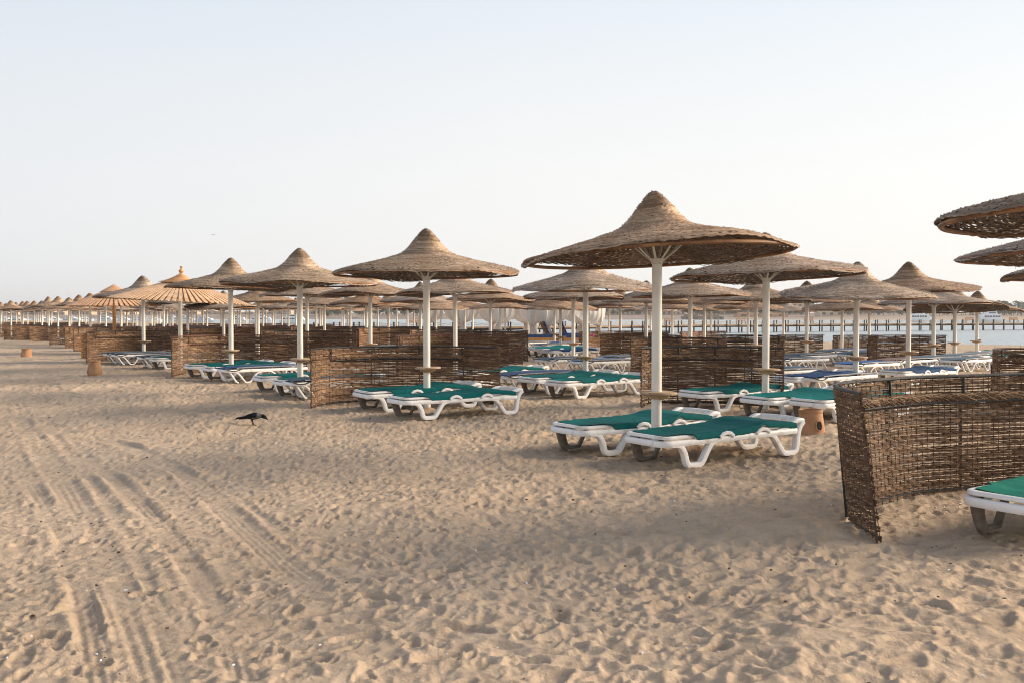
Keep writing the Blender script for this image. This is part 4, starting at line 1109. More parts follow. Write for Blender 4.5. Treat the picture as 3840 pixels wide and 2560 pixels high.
lpx('g', 1473, 1538, 'rear green lounger of the pair, against the wide dark screen', GREEN)
lpx('g', 2718, 1538, 'green lounger whose sling covers its left end, right of the big umbrella pole', GREEN)
lpx('g', 2968, 1566, 'green lounger with white left end just left of the one above the clay pot', TEAL)
lpx('g', 3165, 1578, 'pale green lounger right above the clay pot, cut off by the nearest screen', TEAL)
nx_, ny_, _ = ground(3695, 1987)
place_lounger('g', nx_ + .44, ny_ - .55, 'green lounger entering at the right edge in front of the nearest screen', (.005, .20, .15, 1))
lpx('g', 1143, 1484, 'green lounger with white end touching the left side of the wide dark screen', GREEN)
lpx('b', 1195, 1489, 'blue edged lounger mostly hidden behind the left end of the wide dark screen', STEEL)
lpx('g', 1061, 1466, 'green lounger left of the pole beside the wide dark screen', GREEN)
lpx('g', 779, 1413, 'leftmost green lounger in front of the red railed screen', GREEN)
lpx('g', 854, 1423, 'white ended green lounger before the red railed screen, overlapped by a blue one', GREEN)
lpx('b', 930, 1431, 'blue lounger overlapping the green pair before the red railed screen', BLUE, 4)
lpx('b', 495, 1364, 'blue grey lounger under the finial topped slat parasol, nearest of its pair', STEEL)
lpx('b', 463, 1360, 'blue grey lounger just behind its twin below the slat parasols', STEEL)
lpx('g', 636, 1381, 'white ended green lounger half hidden by the left end of the red railed screen', GREEN)
lpx('b', 598, 1376, 'blue lounger with dark curled end stacked behind the white ended green one', STEEL)
place_lounger('g', -.55, 20.4, 'green lounger showing only its right end beyond the wide dark screen', GREEN)
lpx('b', 1985, 1462, 'blue lounger with long flat sheet just right of the wide dark screen', (.055, .10, .21, 1))
lpx('g', 2185, 1489, 'front green lounger under the pale sagging umbrella', GREEN)
lpx('g', 2075, 1474, 'rear green lounger under the pale sagging umbrella', GREEN)
lpx('b', 2110, 1389, 'blue lounger with dark curled end left of the pole with the grey table', STEEL)
lpx('b', 2245, 1396, 'light blue lounger with a big arched leg left of the nearest pole', LBLUE)
lxy('b', 2335, 27.2, 'lounger with black curled end near the leaning screen', LBLUE)
lpx('g', 2108, 1347, 'front lounger of three white ended loungers lined up in the centre', BLUE)
lxy('g', 2070, 33.6, 'middle lounger of three white ended loungers lined up in the centre', TEAL)
lxy('g', 2040, 34.4, 'rear lounger of three white ended loungers lined up in the centre', TEAL)
lxy('b', 2064, 38.5, 'white framed lounger in front of the wooden gazebo deck, right one', LBLUE)
lxy('b', 1996, 43, 'small blue lounger close to the gazebo deck, left one', STEEL)
lxy('b', 2120, 42, 'blue lounger beside the deck under the reclined wooden chairs', BLUE)
lpx('g', 3040, 1470, 'dark blue sling lounger right beside the screen, above the green ones', BLUE)
lpx('b', 3125, 1471, 'dark blue lounger with dark curl just behind the top of the nearest screen', BLUE)
lxy('b', 2930, 20.6, 'pale blue flat lounger behind the dark blue sling one', LBLUE)
lpx('b', 3258, 1409, 'bright blue lounger at the foot of the tall pale umbrella', BRIGHTBLUE, 3)
lxy('g', 3435, 20.4, 'dark blue sling lounger just above the rail of the nearest screen', (.025, .08, .19, 1))
lpx('b', 3025, 1371, 'blue lounger with arched leg on open sand, centre right', STEEL)
lpx('b', 2985, 1387, 'pale lounger end sticking out from behind the screen, centre right', LBLUE)
lpx('b', 3230, 1362, 'light blue lounger near the small screen by the water', LBLUE)
lxy('b', 3190, 33, 'blue lounger at the foot of the small screen by the water', BLUE)
lxy('b', 3150, 31.5, 'steel blue lounger between two poles before the water', STEEL)
lxy('b', 3290, 31.2, 'blue lounger left of the open woven screen by the water', BLUE)
lxy('b', 3495, 26.0, 'lounger with black curled end in front of the open woven screen', LBLUE)
lxy('b', 3405, 25.2, 'pink tinged lounger at the foot of the open woven screen', (.30, .20, .18, 1))
lpx('b', 3645, 1390, 'long light blue lounger with arched leg, right, before the umbrella with white struts', LBLUE)
lxy('b', 3620, 27.8, 'pale lounger with black curl just behind the long light blue one', LBLUE)
lxy('g', 3700, 31.0, 'green sling lounger beside the last umbrella pole', TEAL)
lxy('g', 3640, 29.4, 'white lounger at the foot of the umbrella with white struts', (.3, .33, .36, 1))
lxy('b', 3800, 28.5, 'green topped lounger with black curl at the far right behind the railed screen', TEAL)
lxy('b', 1425, 36, 'white framed grey lounger seen above the wide dark screen, left of the centre pole', STEEL)
lxy('g', 1375, 33, 'small green lounger end in the gap between two screens left of the centre pole', TEAL)
lxy('b', 640, 47, 'pale lounger glimpsed above the screen below the finial topped slat parasol', LBLUE)
FL = 'small distant blue lounger in the group at the far left'
for px, d in [(88, 72), (112, 74), (140, 71), (160, 73), (128, 78), (176, 76), (240, 56)]: lxy('b', px, d, FL if px != 240 else 'single blue lounger between two far left screens', STEEL)

# ------------------------------------------------------------------ clay pots, ashtrays
def pot(px, py, h, w, label, kind, rot, cut=None):
    x, y, z = ground(px, py)
    t = thing('clay_pot', label, 'clay pot', (x, y, z - .01), (0, 0, rot), 'clay pots standing on the sand')
    s = h
    if kind == 'cone': prof = [(.50 * w, 0), (.497 * w, .10 * s), (.44 * w, .55 * s), (.40 * w, .86 * s), (.415 * w, .88 * s), (.425 * w, .985 * s), (.41 * w, s), (.37 * w, .99 * s), (.36 * w, .8 * s), (.40 * w, .1 * s)]
    else: prof = [(.42 * w, 0), (.49 * w, .12 * s), (.50 * w, .3 * s), (.44 * w, .62 * s), (.385 * w, .86 * s), (.37 * w, .9 * s), (.395 * w, .94 * s), (.40 * w, .99 * s), (.385 * w, s), (.34 * w, .97 * s), (.33 * w, .8 * s), (.4 * w, .1 * s)]
    obj('body', MB().lathe(prof, 40, cap=True).mesh('pot_body', M['clay']), t)
    # opening: dark oval hole with a clay lip, on +x side
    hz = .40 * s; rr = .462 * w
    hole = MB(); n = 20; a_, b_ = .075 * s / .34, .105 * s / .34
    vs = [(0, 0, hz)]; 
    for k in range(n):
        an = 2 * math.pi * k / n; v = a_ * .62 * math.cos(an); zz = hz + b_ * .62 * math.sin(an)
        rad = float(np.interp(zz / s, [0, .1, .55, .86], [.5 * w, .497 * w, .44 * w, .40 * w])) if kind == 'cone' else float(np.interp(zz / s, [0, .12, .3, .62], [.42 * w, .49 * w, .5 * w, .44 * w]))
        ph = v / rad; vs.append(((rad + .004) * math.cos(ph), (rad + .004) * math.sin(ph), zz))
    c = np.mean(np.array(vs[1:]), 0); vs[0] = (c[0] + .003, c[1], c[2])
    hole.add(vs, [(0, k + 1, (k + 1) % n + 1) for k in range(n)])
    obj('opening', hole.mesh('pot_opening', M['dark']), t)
    obj('opening_lip', MB().tube(vs[1:], .006, 6, closed=True).mesh('opening_lip', M['clay']), t)
pot(3043, 1626, .335, .375, 'terracotta pot with a round dark hole beside the nearest lounger', 'cone', R(-70))
pot(353, 1408, .40, .355, 'terracotta jar with narrowed neck on the open sand in front of the wide left screen', 'jar', R(-155))
pot(98, 1339, .335, .395, 'squat clay pot alone on the sand near the left edge', 'cone', R(-165))
pot(250, 1274, .40, .32, 'dark clay jar standing before the screens at the far left', 'jar', R(90))
pot(124, 1259, .34, .36, 'small dark clay pot before the far left blue loungers', 'cone', R(90))
pot(38, 1252, .34, .36, 'far small clay pot at the left edge', 'cone', R(90))

def ashtray(px, d, table_z, lab, dx=.1):
    x, y = at(px, d); z = gz(x, y) + table_z
    thing('ashtray', lab, 'ashtray', (x + dx, y - .03, z + .018), me=MB().lathe([(.03, 0), (.05, .012), (.055, .04), (.045, .045), (.035, .02)], 20).mesh('clay_ashtray', M['clay']))
ashtray(3664, 34.5, .69, 'brown clay ashtray on the table of the last umbrella by the water', .09)
ashtray(3501, 27.2, .69, 'round clay ashtray on the table in front of the open woven screen', -.13)
ashtray(3260, 40, .69, 'tiny clay ashtray on the table left of the open woven screen', .1)

# ------------------------------------------------------------------ hooded crow
def crow():
    x, y, z = ground(948, 1596)
    spine = [(-.262, .070, .012, .003), (-.24, .074, .018, .006), (-.19, .085, .024, .009), (-.14, .096, .028, .015), (-.10, .103, .036, .028), (-.05, .108, .050, .042), (0, .114, .058, .050),
             (.04, .118, .056, .050), (.075, .122, .045, .042), (.10, .123, .033, .033), (.125, .119, .028, .029), (.15, .110, .029, .028), (.17, .100, .023, .023), (.185, .089, .013, .014), (.20, .074, .007, .009), (.214, .060, .002, .002)]
    sp = catmull([(a, c * 0, b) for a, b, c, d_ in spine], 3)
    rys = np.interp(np.linspace(0, 1, len(sp)), np.linspace(0, 1, len(spine)), [q[2] for q in spine])
    rzs = np.interp(np.linspace(0, 1, len(sp)), np.linspace(0, 1, len(spine)), [q[3] for q in spine])
    n = 18; vs = []; fs = []; mi = []
    for i, p in enumerate(sp):
        t = (sp[min(i + 1, len(sp) - 1)] - sp[max(i - 1, 0)]).normalized(); u = Vector((-t.z, 0, t.x))
        for k in range(n):
            a = 2 * math.pi * k / n
            vs.append(p + Vector((0, 1, 0)) * rys[i] * math.cos(a) + u * rzs[i] * math.sin(a))
    def m_of(i, k):
        x_ = sp[i].x; a = 2 * math.pi * (k + .5) / n; up = math.sin(a)
        if x_ > .122: return 0
        if x_ < -.11: return 0
        if x_ < .06 and up > -.35 - .35 * (x_ < -.03): return 0
        return 1
    for i in range(len(sp) - 1):
        for k in range(n):
            k2 = (k + 1) % n; fs.append((i * n + k, i * n + k2, (i + 1) * n + k2, (i + 1) * n + k)); mi.append(m_of(i, k))
    mb = MB(); mb.v = [tuple(v) for v in vs]; mb.f = fs; mb.m = mi
    # folded wings and split tail feathers
    for sg in (-1, 1):
        for j in range(5):
            f = j / 4
            pts = [(.045 - .03 * f, sg * (.048 - .004 * f), .135 - .022 * f), (-.04, sg * (.054 - .006 * f), .122 - .018 * f), (-.13, sg * .038, .100 - .012 * f), (-.20 - .05 * (1 - f), sg * (.018 + .006 * f), .083 - .008 * f)]
            mb.tube(catmull(pts, 4), .006, 6, ry=.015, mi=0, radii=[math.sin(math.pi * min(1, (q + 1.2) / 14.5)) ** .5 * .95 + .05 for q in range(13)])
    for j in (-1, 0, 1): mb.tube([(-.17, j * .010, .087), (-.23, j * .02, .074), (-.285, j * .028, .066 + .006 * j)], .009, 6, ry=.003, mi=0, radii=[1, 1.1, .5])
    # legs with toes
    mb.v = [(a, b, c + .018) for a, b, c in mb.v]
    for lx, fx, sg in ((-.028, -.022, 1), (.006, .02, -1)):
        mb.tube(catmull([(lx, sg * .025, .100), (lx - .014, sg * .026, .072), (lx - .006, sg * .026, .05), (fx, sg * .026, .006)], 4), .0065, 7, mi=0, radii=[2.4, 1.9, 1.5, 1.2, 1.05, 1, .9, .8, .75, .75, .8, .85, .9])
        for dx, dy in ((.036, 0), (.026, .018), (.026, -.018), (-.022, 0)): mb.tube([(fx, sg * .026, .008), (fx + dx * .6, sg * .026 + dy * .6, .008), (fx + dx, sg * .026 + dy, .001)], .0035, 5, mi=0)
    thing('crow', 'hooded crow with black wings and grey belly pecking at the sand', 'bird', (x, y, z + .006), (0, 0, R(-6)), me=mb.mesh('hooded_crow', [M['feather_black'], M['feather_grey']]))
crow()
def gull():
    d = 55; x, y = at(803, d); z = zat(883, d)
    mb = MB()
    mb.tube([(-.22, 0, 0), (-.1, 0, .02), (.05, 0, .02), (.2, 0, 0)], .035, 8, radii=[.3, .9, 1, .3])
    for sg in (-1, 1):
        pts = [(0, 0, .02), (sg * .25, .03, .10), (sg * .5, 0, .06), (sg * .72, -.06, -.05)]
        mb.tube(catmull([(a, b, c) for a, b, c in pts], 4), .06, 6, ry=.012, up=(0, 0, 1), radii=[1, 1, 1, 1, .9, .85, .8, .7, .6, .5, .4, .3, .15])
    thing('gull', 'small dark gull gliding in the pale sky', 'bird', (x, y, z), (0, R(6), R(10)), me=mb.mesh('flying_gull', M['gull'])).scale = (.36, .36, .36)
gull()
db = MB(); dr = random.Random(8)
for i in range(520):
    yy = 2.5 + 12 * dr.random() ** 1.6; xx = dr.uniform(-.62, .62) * yy
    s_ = dr.uniform(.0025, .007) * (1 + yy * .09)
    db.box((xx, yy, gz(xx, yy) + dr.uniform(0, .012)), (s_ * dr.uniform(1, 2.2), s_, s_ * .8), dr.uniform(0, 6), mi=0 if dr.random() < .6 else 1, rx=dr.uniform(-.6, .6))
dbo = obj('sand_debris', db.mesh('shell_and_twig_bits', [M['rubble'], M['paper']], False)); dbo['kind'] = 'stuff'
x, y, z = ground(2894, 1951)
thing('litter', 'tiny white scrap lying on the sand left of the nearest screen', 'litter', (x, y, z + .01), me=MB().box((0, 0, .004), (.022, .016, .006), .6).mesh('white_scrap', M['paper']))

# ------------------------------------------------------------------ pier
PIER = [at(1180, 104), at(1640, 106), at(2050, 110), at(2400, 122), at(2800, 132), at(3200, 141), at(3600, 149), at(4000, 157)]
PZ = .14
def build_pier():
    P = catmull([(a, b, 0) for a, b in PIER], 12)
    L = [0]
    for a, b in zip(P[:-1], P[1:]): L.append(L[-1] + (b - a).length)
    def Pt(s, off=0):
        x = np.interp(s, L, [p.x for p in P]); y = np.interp(s, L, [p.y for p in P])
        x2 = np.interp(s + .5, L, [p.x for p in P]); y2 = np.interp(s + .5, L, [p.y for p in P]); x1 = np.interp(s - .5, L, [p.x for p in P]); y1 = np.interp(s - .5, L, [p.y for p in P])
        dx, dy = x2 - x1, y2 - y1; q = math.hypot(dx, dy) + 1e-6
        return (x - dy / q * off, y + dx / q * off)
    t = thing('pier', 'long wooden pier on dark posts running across the bay behind the umbrellas', 'pier', (0, 0, 0))
    hw = 1.15
    m = MB(); ns = 90; ss = np.linspace(0, L[-1], ns); vs = []
    for s in ss:
        for off, z in ((-hw, PZ), (hw, PZ), (hw, PZ - .17), (-hw, PZ - .17)): vs.append((*Pt(s, off), z))
    fs = []
    for i in range(ns - 1):
        for k in range(4): fs.append((i * 4 + k, i * 4 + (k + 1) % 4, (i + 1) * 4 + (k + 1) % 4, (i + 1) * 4 + k))
    m.add(vs, fs); obj('deck', m.mesh('pier_deck', M['deck'], False), t)
    bm_ = MB(); vs = []
    for s in ss:
        for off, z in ((-hw + .1, PZ - .17), (hw - .1, PZ - .17), (hw - .1, PZ - .36), (-hw + .1, PZ - .36)): vs.append((*Pt(s, off), z))
    bm_.add(vs, fs); obj('shadow_strip', bm_.mesh('pier_shadow_strip', M['pierwood'], False), t)  # dark strip under the deck, standing in for its shadow line
    pm = MB().lathe([(.10, -3.2), (.10, -.05), (.085, 0), (.085, .52), (.07, .56)], 8).mesh('pier_post', M['pierwood'])
    um = MB().lathe([(.12, -3.2), (.12, -.15)], 8).mesh('pier_pile', M['pierwood'])
    n = int(L[-1] / 2.15); prev = {}
    for i in range(n + 1):
        s = i * L[-1] / n
        for off in (-hw - .02, hw + .02):
            ss_ = s + (.5 if off > 0 else 0)
            x, y = Pt(ss_, off)
            if i * 2 < 98: obj('post', pm, t, (x, y, PZ), (0, 0, 0))
            else: obj('post', pm, t, (x, y, PZ))
            if off in prev:
                a = prev[off]
                for h in (.46, .28):
                    rp.tube([(a[0], a[1], PZ + h), ((a[0] + x) / 2, (a[1] + y) / 2, PZ + h - .13), (x, y, PZ + h)], .02, 4)
            prev[off] = (x, y)
    obj('rope_rail', rp.mesh('rope_rail', M['rope']), t)
    return Pt, L
rp = MB()
PT, PL = build_pier()
def bench(px, lab):
    # nearest deck point in that viewing direction
    best = min(np.linspace(0, PL[-1], 600), key=lambda s: abs((1920 + F * PT(s)[0] / PT(s)[1]) - px))
    x, y = PT(best, .7)
    t = thing('pier_bench', lab, 'bench', (x, y, PZ + .002))
    obj('seat', MB().box((0, 0, .42), (1.4, .45, .06)).mesh('bench_seat', M['slat'], False), t, color=(1.1, 1, .9, 1))
    bk = MB()
    for z in (.55, .70, .85): bk.box((0, .2, z), (1.4, .04, .11))
    obj('backrest', bk.mesh('bench_back', M['slat'], False), t, color=(1.1, 1, .9, 1))
    for sx in (-.62, .62):
        for sy in (-.18, .18): obj('leg', MB().box((sx, sy, .21 if sy < 0 else .44), (.07, .06, .40 if sy < 0 else .88)).mesh('bench_leg', M['slat'], False), t, color=(1, .9, .8, 1))
bench(2522, 'pale wooden bench on the pier right of the nearest pole')
bench(2790, 'pale wooden bench on the pier by the second large pole')
bench(3045, 'pale wooden bench on the pier left of the tall pale umbrella pole')
bench(3650, 'pale wooden bench on the pier in front of the right hand yacht')
bench(3815, 'pale wooden bench on the pier at the right picture edge')
bench(1550, 'pale wooden bench on the pier seen left of the centre pole')

# ------------------------------------------------------------------ curtain gazebos
def curtain_mesh(top, w, tie_z, seed, spread=(-1, 1), billow=0.0):
    """gathered drape: wide at the top, tied at tie_z, short flare below"""
    rg = random.Random(seed); n = 34; mb = MB(); vs = []
    rows = [(top, 1.0), (top - .08, .98), (top - (top - tie_z) * .3, .96), (top - (top - tie_z) * .55, .86), (top - (top - tie_z) * .78, .58), (tie_z + .08, .20), (tie_z, .12), (tie_z - .07, .17), (tie_z * .5, .28), (.03, .36)]
    for i, (z, f) in enumerate(rows):
        for k in range(n + 1):
            u = k / n; x = spread[0] + (spread[1] - spread[0]) * u
            fold = math.sin(u * 44 + seed) * .035 * (1.2 - f) + math.sin(u * 17 + seed * 2) * .05 * f
            bul = math.sin(math.pi * u) * .22 * math.sin(math.pi * min(1, i / 6)) * (1 + billow)
            vs.append((x * w * f, fold - bul, z - .10 * abs(x) * (f if i and i < 5 else 0)))
    fs = [(i * (n + 1) + k, i * (n + 1) + k + 1, (i + 1) * (n + 1) + k + 1, (i + 1) * (n + 1) + k) for i in range(len(rows) - 1) for k in range(n)]
    mb.add(vs, fs).add([(a, b + .008, c) for a, b, c in vs], [tuple(reversed(f)) for f in fs])
    return mb.mesh('gathered_curtain', M['curtain'])
def gazebo(px, d, size, label, top=2.45, seed=0, big=False, rz=12):
    x, y = at(px, d); z0 = gz(x, y)
    t = thing('curtain_gazebo', label, 'gazebo', (x, y, z0), (0, 0, R(rz)), 'white curtained beach gazebos')
    h = size / 2
    if True:
        dk = MB().box((0, 0, .16), (size + .25, size + .25, .28)); obj('platform', dk.mesh('gazebo_platform', M['honey'], False), t)
    roof = MB().box((0, 0, top + .06), (size + .2, size + .2, .10))
    for k in range(-3, 4): roof.box((k * size / 7, 0, top + .14), (.08, size + .5, .07))
    obj('roof', roof.mesh('gazebo_roof', M['brownwood'], False), t)
    for sx in (-1, 1):
        for sy in (-1, 1): obj('post', MB().box((sx * h, sy * h, top / 2 + .1), (.10, .10, top)).mesh('gazebo_post', M['plastic'], False), t)
    k = 0
    for sx in (-1, 1):
        for sy in (-1, 1):
            sp = (-.25, 1) if sx < 0 else (-1, .25)
            obj('curtain', curtain_mesh(top, h * .92, 1.0 + .1 * random.random(), seed * 7 + k, sp), t, (sx * h, sy * (h + .06), 0)); k += 1
            s2 = (-.25, 1) if sy < 0 else (-1, .25)
            obj('curtain', curtain_mesh(top, h * .92, 1.0 + .1 * random.random(), seed * 7 + k, s2), t, (sx * (h + .06), sy * h, 0), (0, 0, R(90))); k += 1
    return t
gazebo(2118, 60, 3.5, 'biggest nearest white curtained gazebo on a wooden deck, centre', 2.55, 1, True, 14)
gazebo(1925, 74, 3.0, 'white curtained gazebo just left of the biggest one', 2.55, 2)
gazebo(1795, 79, 3.0, 'second white curtained gazebo from the left', 2.55, 3, rz=8)
gazebo(1665, 84, 3.0, 'leftmost white curtained gazebo beside the centre pole', 2.55, 4, rz=8)
# billowing loose curtain hanging from the right corner
bx, by = at(2205, 57.5); bm = MB(); vs = []; n = 26
for i in range(16):
    f = i / 15
    for k in range(n + 1):
        u = k / n; xx = (-1.35 + 2.0 * u) * (1 - .25 * f) + .25 * math.sin(math.pi * f)
        yy = -.5 * math.sin(math.pi * u) * math.sin(math.pi * (.15 + .8 * f)) + .03 * math.sin(u * 40)
        vs.append((xx, yy, 2.5 - 1.35 * f * (.35 + .65 * u ** .7) - .12 * math.sin(math.pi * u)))
fs = [(i * (n + 1) + k, i * (n + 1) + k + 1, (i + 1) * (n + 1) + k + 1, (i + 1) * (n + 1) + k) for i in range(15) for k in range(n)]
bm.add(vs, fs).add([(a, b + .01, c) for a, b, c in vs], [tuple(reversed(f)) for f in fs])
g = [o for o in COL.objects if o.name.startswith('curtain_gazebo')][0]
o = obj('loose_curtain', bm.mesh('billowing_curtain', M['curtain']), None, (bx, by, gz(bx, by)))
bpy.context.view_layer.update(); o.parent = g; o.matrix_parent_inverse = g.matrix_world.inverted()
o['label'] = 'white curtain blown out at the right corner'

def deck_lounger(px, d, raised, lab, flip=1):
    x, y = at(px, d); z = gz(x, y) + .30
    t = thing('wooden_deck_chair', lab, 'deck chair', (x, y, z), (0, 0, R(8)))
    obj('base', MB().box((flip * .75, 0, .16), (1.5, .65, .07)).box((flip * .1, 0, .06), (.08, .6, .14)).box((flip * 1.3, 0, .06), (.08, .6, .14)).mesh('chair_base', M['brownwood'], False), t)
    obj('mattress', MB().box((flip * .80, 0, .25), (1.55, .66, .12)).mesh('chair_mattress', M['cushion']), t)
    a = R(-62 if flip > 0 else 62) if raised else 0
    bk = MB(); 
    for k in range(7): bk.box((-.05 * flip, 0, .12 + k * .11), (.09, .68, .10))
    bk.box((0, -.3, .45), (.05, .05, .92)).box((0, .3, .45), (.05, .05, .92))
    obj('backrest', bk.mesh('slatted_backrest', M['brownwood'], False), t, (0, 0, .2), (0, R(-24 * flip), 0))
    obj('back_cushion', MB().tube([(0, 0, .05), (0, 0, .4), (0, 0, .86)], .045, 10, ry=.29, up=(0, 1, 0), p=4).mesh('back_cushion', M['cushion']), t, (.10 * flip, 0, .24), (0, R(-24 * flip), 0))
    for s in (-.28, .28): obj('prop_leg', MB().tube([(-.32 * flip, s, .0), (-.02 * flip, s, .55)], .025, 6).mesh('prop_leg', M['brownwood']), t)
deck_lounger(2052, 58.0, True, 'wooden deck chair with raised back and blue cushion, left of two')
deck_lounger(2118, 58.4, True, 'wooden deck chair with blue cushion, right of two by the gazebo')
def low_bed(px, d, w, lab):
    x, y = at(px, d); z = gz(x, y)
    t = thing('day_bed', lab, 'day bed', (x, y, z), (0, 0, R(6)))
    obj('base', MB().box((0, 0, .20), (w, 1.2, .34)).mesh('bed_base', M['honey'], False), t)
    obj('mattress', MB().box((0, 0, .46), (w - .05, 1.15, .17)).mesh('bed_mattress', M['cushion'], False), t)
    obj('pillow', MB().tube([(-w / 2 + .15, -.5, .60), (-w / 2 + .15, .5, .60)], .12, 10, ry=.08).mesh('bed_pillow', M['cushion']), t)
low_bed(2010, 56.5, 1.9, 'low orange wood day bed with dark blue mattress left of the raised deck chair')
low_bed(2155, 56.8, 1.5, 'low day bed with blue mattress right of the reclined deck chair')

# ------------------------------------------------------------------ yachts
def yacht(px, d, Lm, H, lab, rz=0, grp=None):
    x, y = at(px, d)
    t = thing('yacht', lab, 'boat', (x, y, SEA_Z), (0, 0, R(rz)), grp)
    s = Lm
    def loft(name, secs, mat):
        mb = MB(); n = len(secs[0]); vs = [p for sc in secs for p in sc]; fs = []
        for i in range(len(secs) - 1):
            for k in range(n): fs.append((i * n + k, i * n + (k + 1) % n, (i + 1) * n + (k + 1) % n, (i + 1) * n + k))
        fs += [tuple(range(n - 1, -1, -1)), tuple((len(secs) - 1) * n + k for k in range(n))]
        return mb.add(vs, fs).mesh(name, mat)
    secs = []
    for f, w, z in ((0, .9, .30), (.1, 1, .30), (.5, 1, .32), (.75, .8, .36), (.9, .4, .42), (1, .03, .47)):
        X_ = (f - .5) * s; W_ = w * .13 * s; z *= H
        secs.append([(X_, -W_, z), (X_, W_, z), (X_ - (.03 * s if f == 1 else 0), W_ * .6, -.1), (X_ - (.03 * s if f == 1 else 0), -W_ * .6, -.1)])
    obj('hull', loft('yacht_hull', secs, M['boatwhite']), t)
    def cabin(x0, x1, z0, z1, w, slope):
        return loft('yacht_cabin', [[(x0 * s, -w * s, z0 * H), (x0 * s, w * s, z0 * H), (x0 * s + slope * s * .4, w * s * .9, z1 * H), (x0 * s + slope * s * .4, -w * s * .9, z1 * H)],
                                    [(x1 * s, -w * s, z0 * H), (x1 * s, w * s, z0 * H), (x1 * s - slope * s, w * s * .9, z1 * H), (x1 * s - slope * s, -w * s * .9, z1 * H)]], M['boatwhite'])
    obj('main_cabin', cabin(-.42, .36, .30, .64, .115, .08), t)
    obj('upper_cabin', cabin(-.30, .16, .64, .84, .10, .10), t)
    nwin = 6
    for k in range(nwin):
        obj('window', MB().box(((-.34 + .1 * k) * s, 0, .48 * H), (.07 * s, .234 * s, .11 * H)).mesh('yacht_window', M['boatglass'], False), t)
    obj('upper_window', MB().box((-.10 * s, 0, .745 * H), (.26 * s, .196 * s, .08 * H)).mesh('yacht_upper_window', M['boatglass'], False), t)
    mast = MB().tube([(-.28 * s, 0, .84 * H), (-.34 * s, 0, 1.0 * H)], .03 * s / 3, 6).tube([(-.36 * s, -.09 * s, 1.0 * H), (-.05 * s, -.09 * s, .97 * H)], .02, 5).tube([(-.36 * s, .09 * s, 1.0 * H), (-.05 * s, .09 * s, .97 * H)], .02, 5).box((-.2 * s, 0, .99 * H), (.34 * s, .17 * s, .02))
    obj('radar_arch', mast.mesh('radar_arch', M['boatwhite'], False), t)
yacht(3450, 285, 8.4, 3.9, 'white two deck yacht moored beyond the pier, left of two on the right', 6)
yacht(3705, 280, 8.6, 3.9, 'white yacht with dark window band moored beyond the pier, right of two', 185)
yacht(1105, 245, 7.6, 2.9, 'white yacht with square cabin behind the left rows of poles', 0)
yacht(985, 260, 7.0, 2.7, 'white motor yacht between the poles left of the square cabin yacht', 4)
yacht(890, 262, 6.5, 2.5, 'low white boat left of the other two behind the crowded poles', 0)
xb = random.Random(3)
for i in range(13):
    yacht(20 + i * 62 + xb.uniform(-15, 15), 290 + xb.uniform(-15, 30), xb.uniform(5, 7.5), xb.uniform(1.6, 2.4), 'tiny white boat moored far behind the left umbrella rows', xb.uniform(-20, 20), 'boats moored far behind the left rows')
    
# ------------------------------------------------------------------ far shore
LEAFR = random.Random(9)
def crown_mesh(name, blobs, n, leaf):
    mb = MB()
    for k in range(n):
        cx, cy, cz, r = LEAFR.choice(blobs)
        v = Vector((LEAFR.gauss(0, 1), LEAFR.gauss(0, 1), LEAFR.gauss(0, 1))).normalized() * r * LEAFR.uniform(.55, 1.05)
        p = Vector((cx, cy, cz)) + Vector((v.x, v.y, v.z * .8))
        a = Vector((LEAFR.gauss(0, 1), LEAFR.gauss(0, 1), LEAFR.gauss(0, 1))).normalized(); b = a.orthogonal().normalized()
        s = leaf * LEAFR.uniform(.6, 1.3)
        mb.add([p - a * s, p + b * s * .6, p + a * s, p - b * s * .6], [(0, 1, 2, 3)])
    return mb.mesh(name, M['leaf'], False)
BUSH = [crown_mesh('tree_crown', [(LEAFR.uniform(-1.3, 1.3), LEAFR.uniform(-.8, .8), LEAFR.uniform(1.3, 2.3), LEAFR.uniform(.6, .95)) for _ in range(6)], 420, .22) for _ in range(3)]
TRUNK = MB().tube([(0, 0, -.3), (.05, 0, .7), (0, 0, 1.8)], .12, 7, radii=[1.2, 1, .6]).mesh('tree_trunk', M['bark'])
def palm_crown(seed):
    rg = random.Random(seed); mb = MB()
    for k in range(17):
        a = 2 * math.pi * k / 17 + rg.uniform(-.2, .2); el = rg.uniform(-.3, 1.1); L_ = rg.uniform(1.0, 1.4)
        d = Vector((math.cos(a), math.sin(a), 0)); pts = []
        for i in range(6):
            f = i / 5; pts.append(d * (L_ * f * math.cos(el * (1 - f))) + Vector((0, 0, L_ * (math.sin(el) * f - .75 * f * f))))
        sd = Vector((-d.y, d.x, 0))
        for i in range(5):
            p, q = pts[i], pts[i + 1]; w = .22 * math.sin(math.pi * (i + .7) / 6)
            for sg in (-1, 1): mb.add([p, q, q + sd * sg * w - Vector((0, 0, .13)), p + sd * sg * w - Vector((0, 0, .13))], [(0, 1, 2, 3)])
    return mb.mesh('palm_fronds', M['leaf'], False)
PALM = [palm_crown(s) for s in (1, 2)]
PTR = MB().tube([(0, 0, -.3), (.06, 0, 1.6), (0, 0, 3.2)], .085, 7, radii=[1.3, 1, .8]).mesh('palm_trunk', M['bark'])
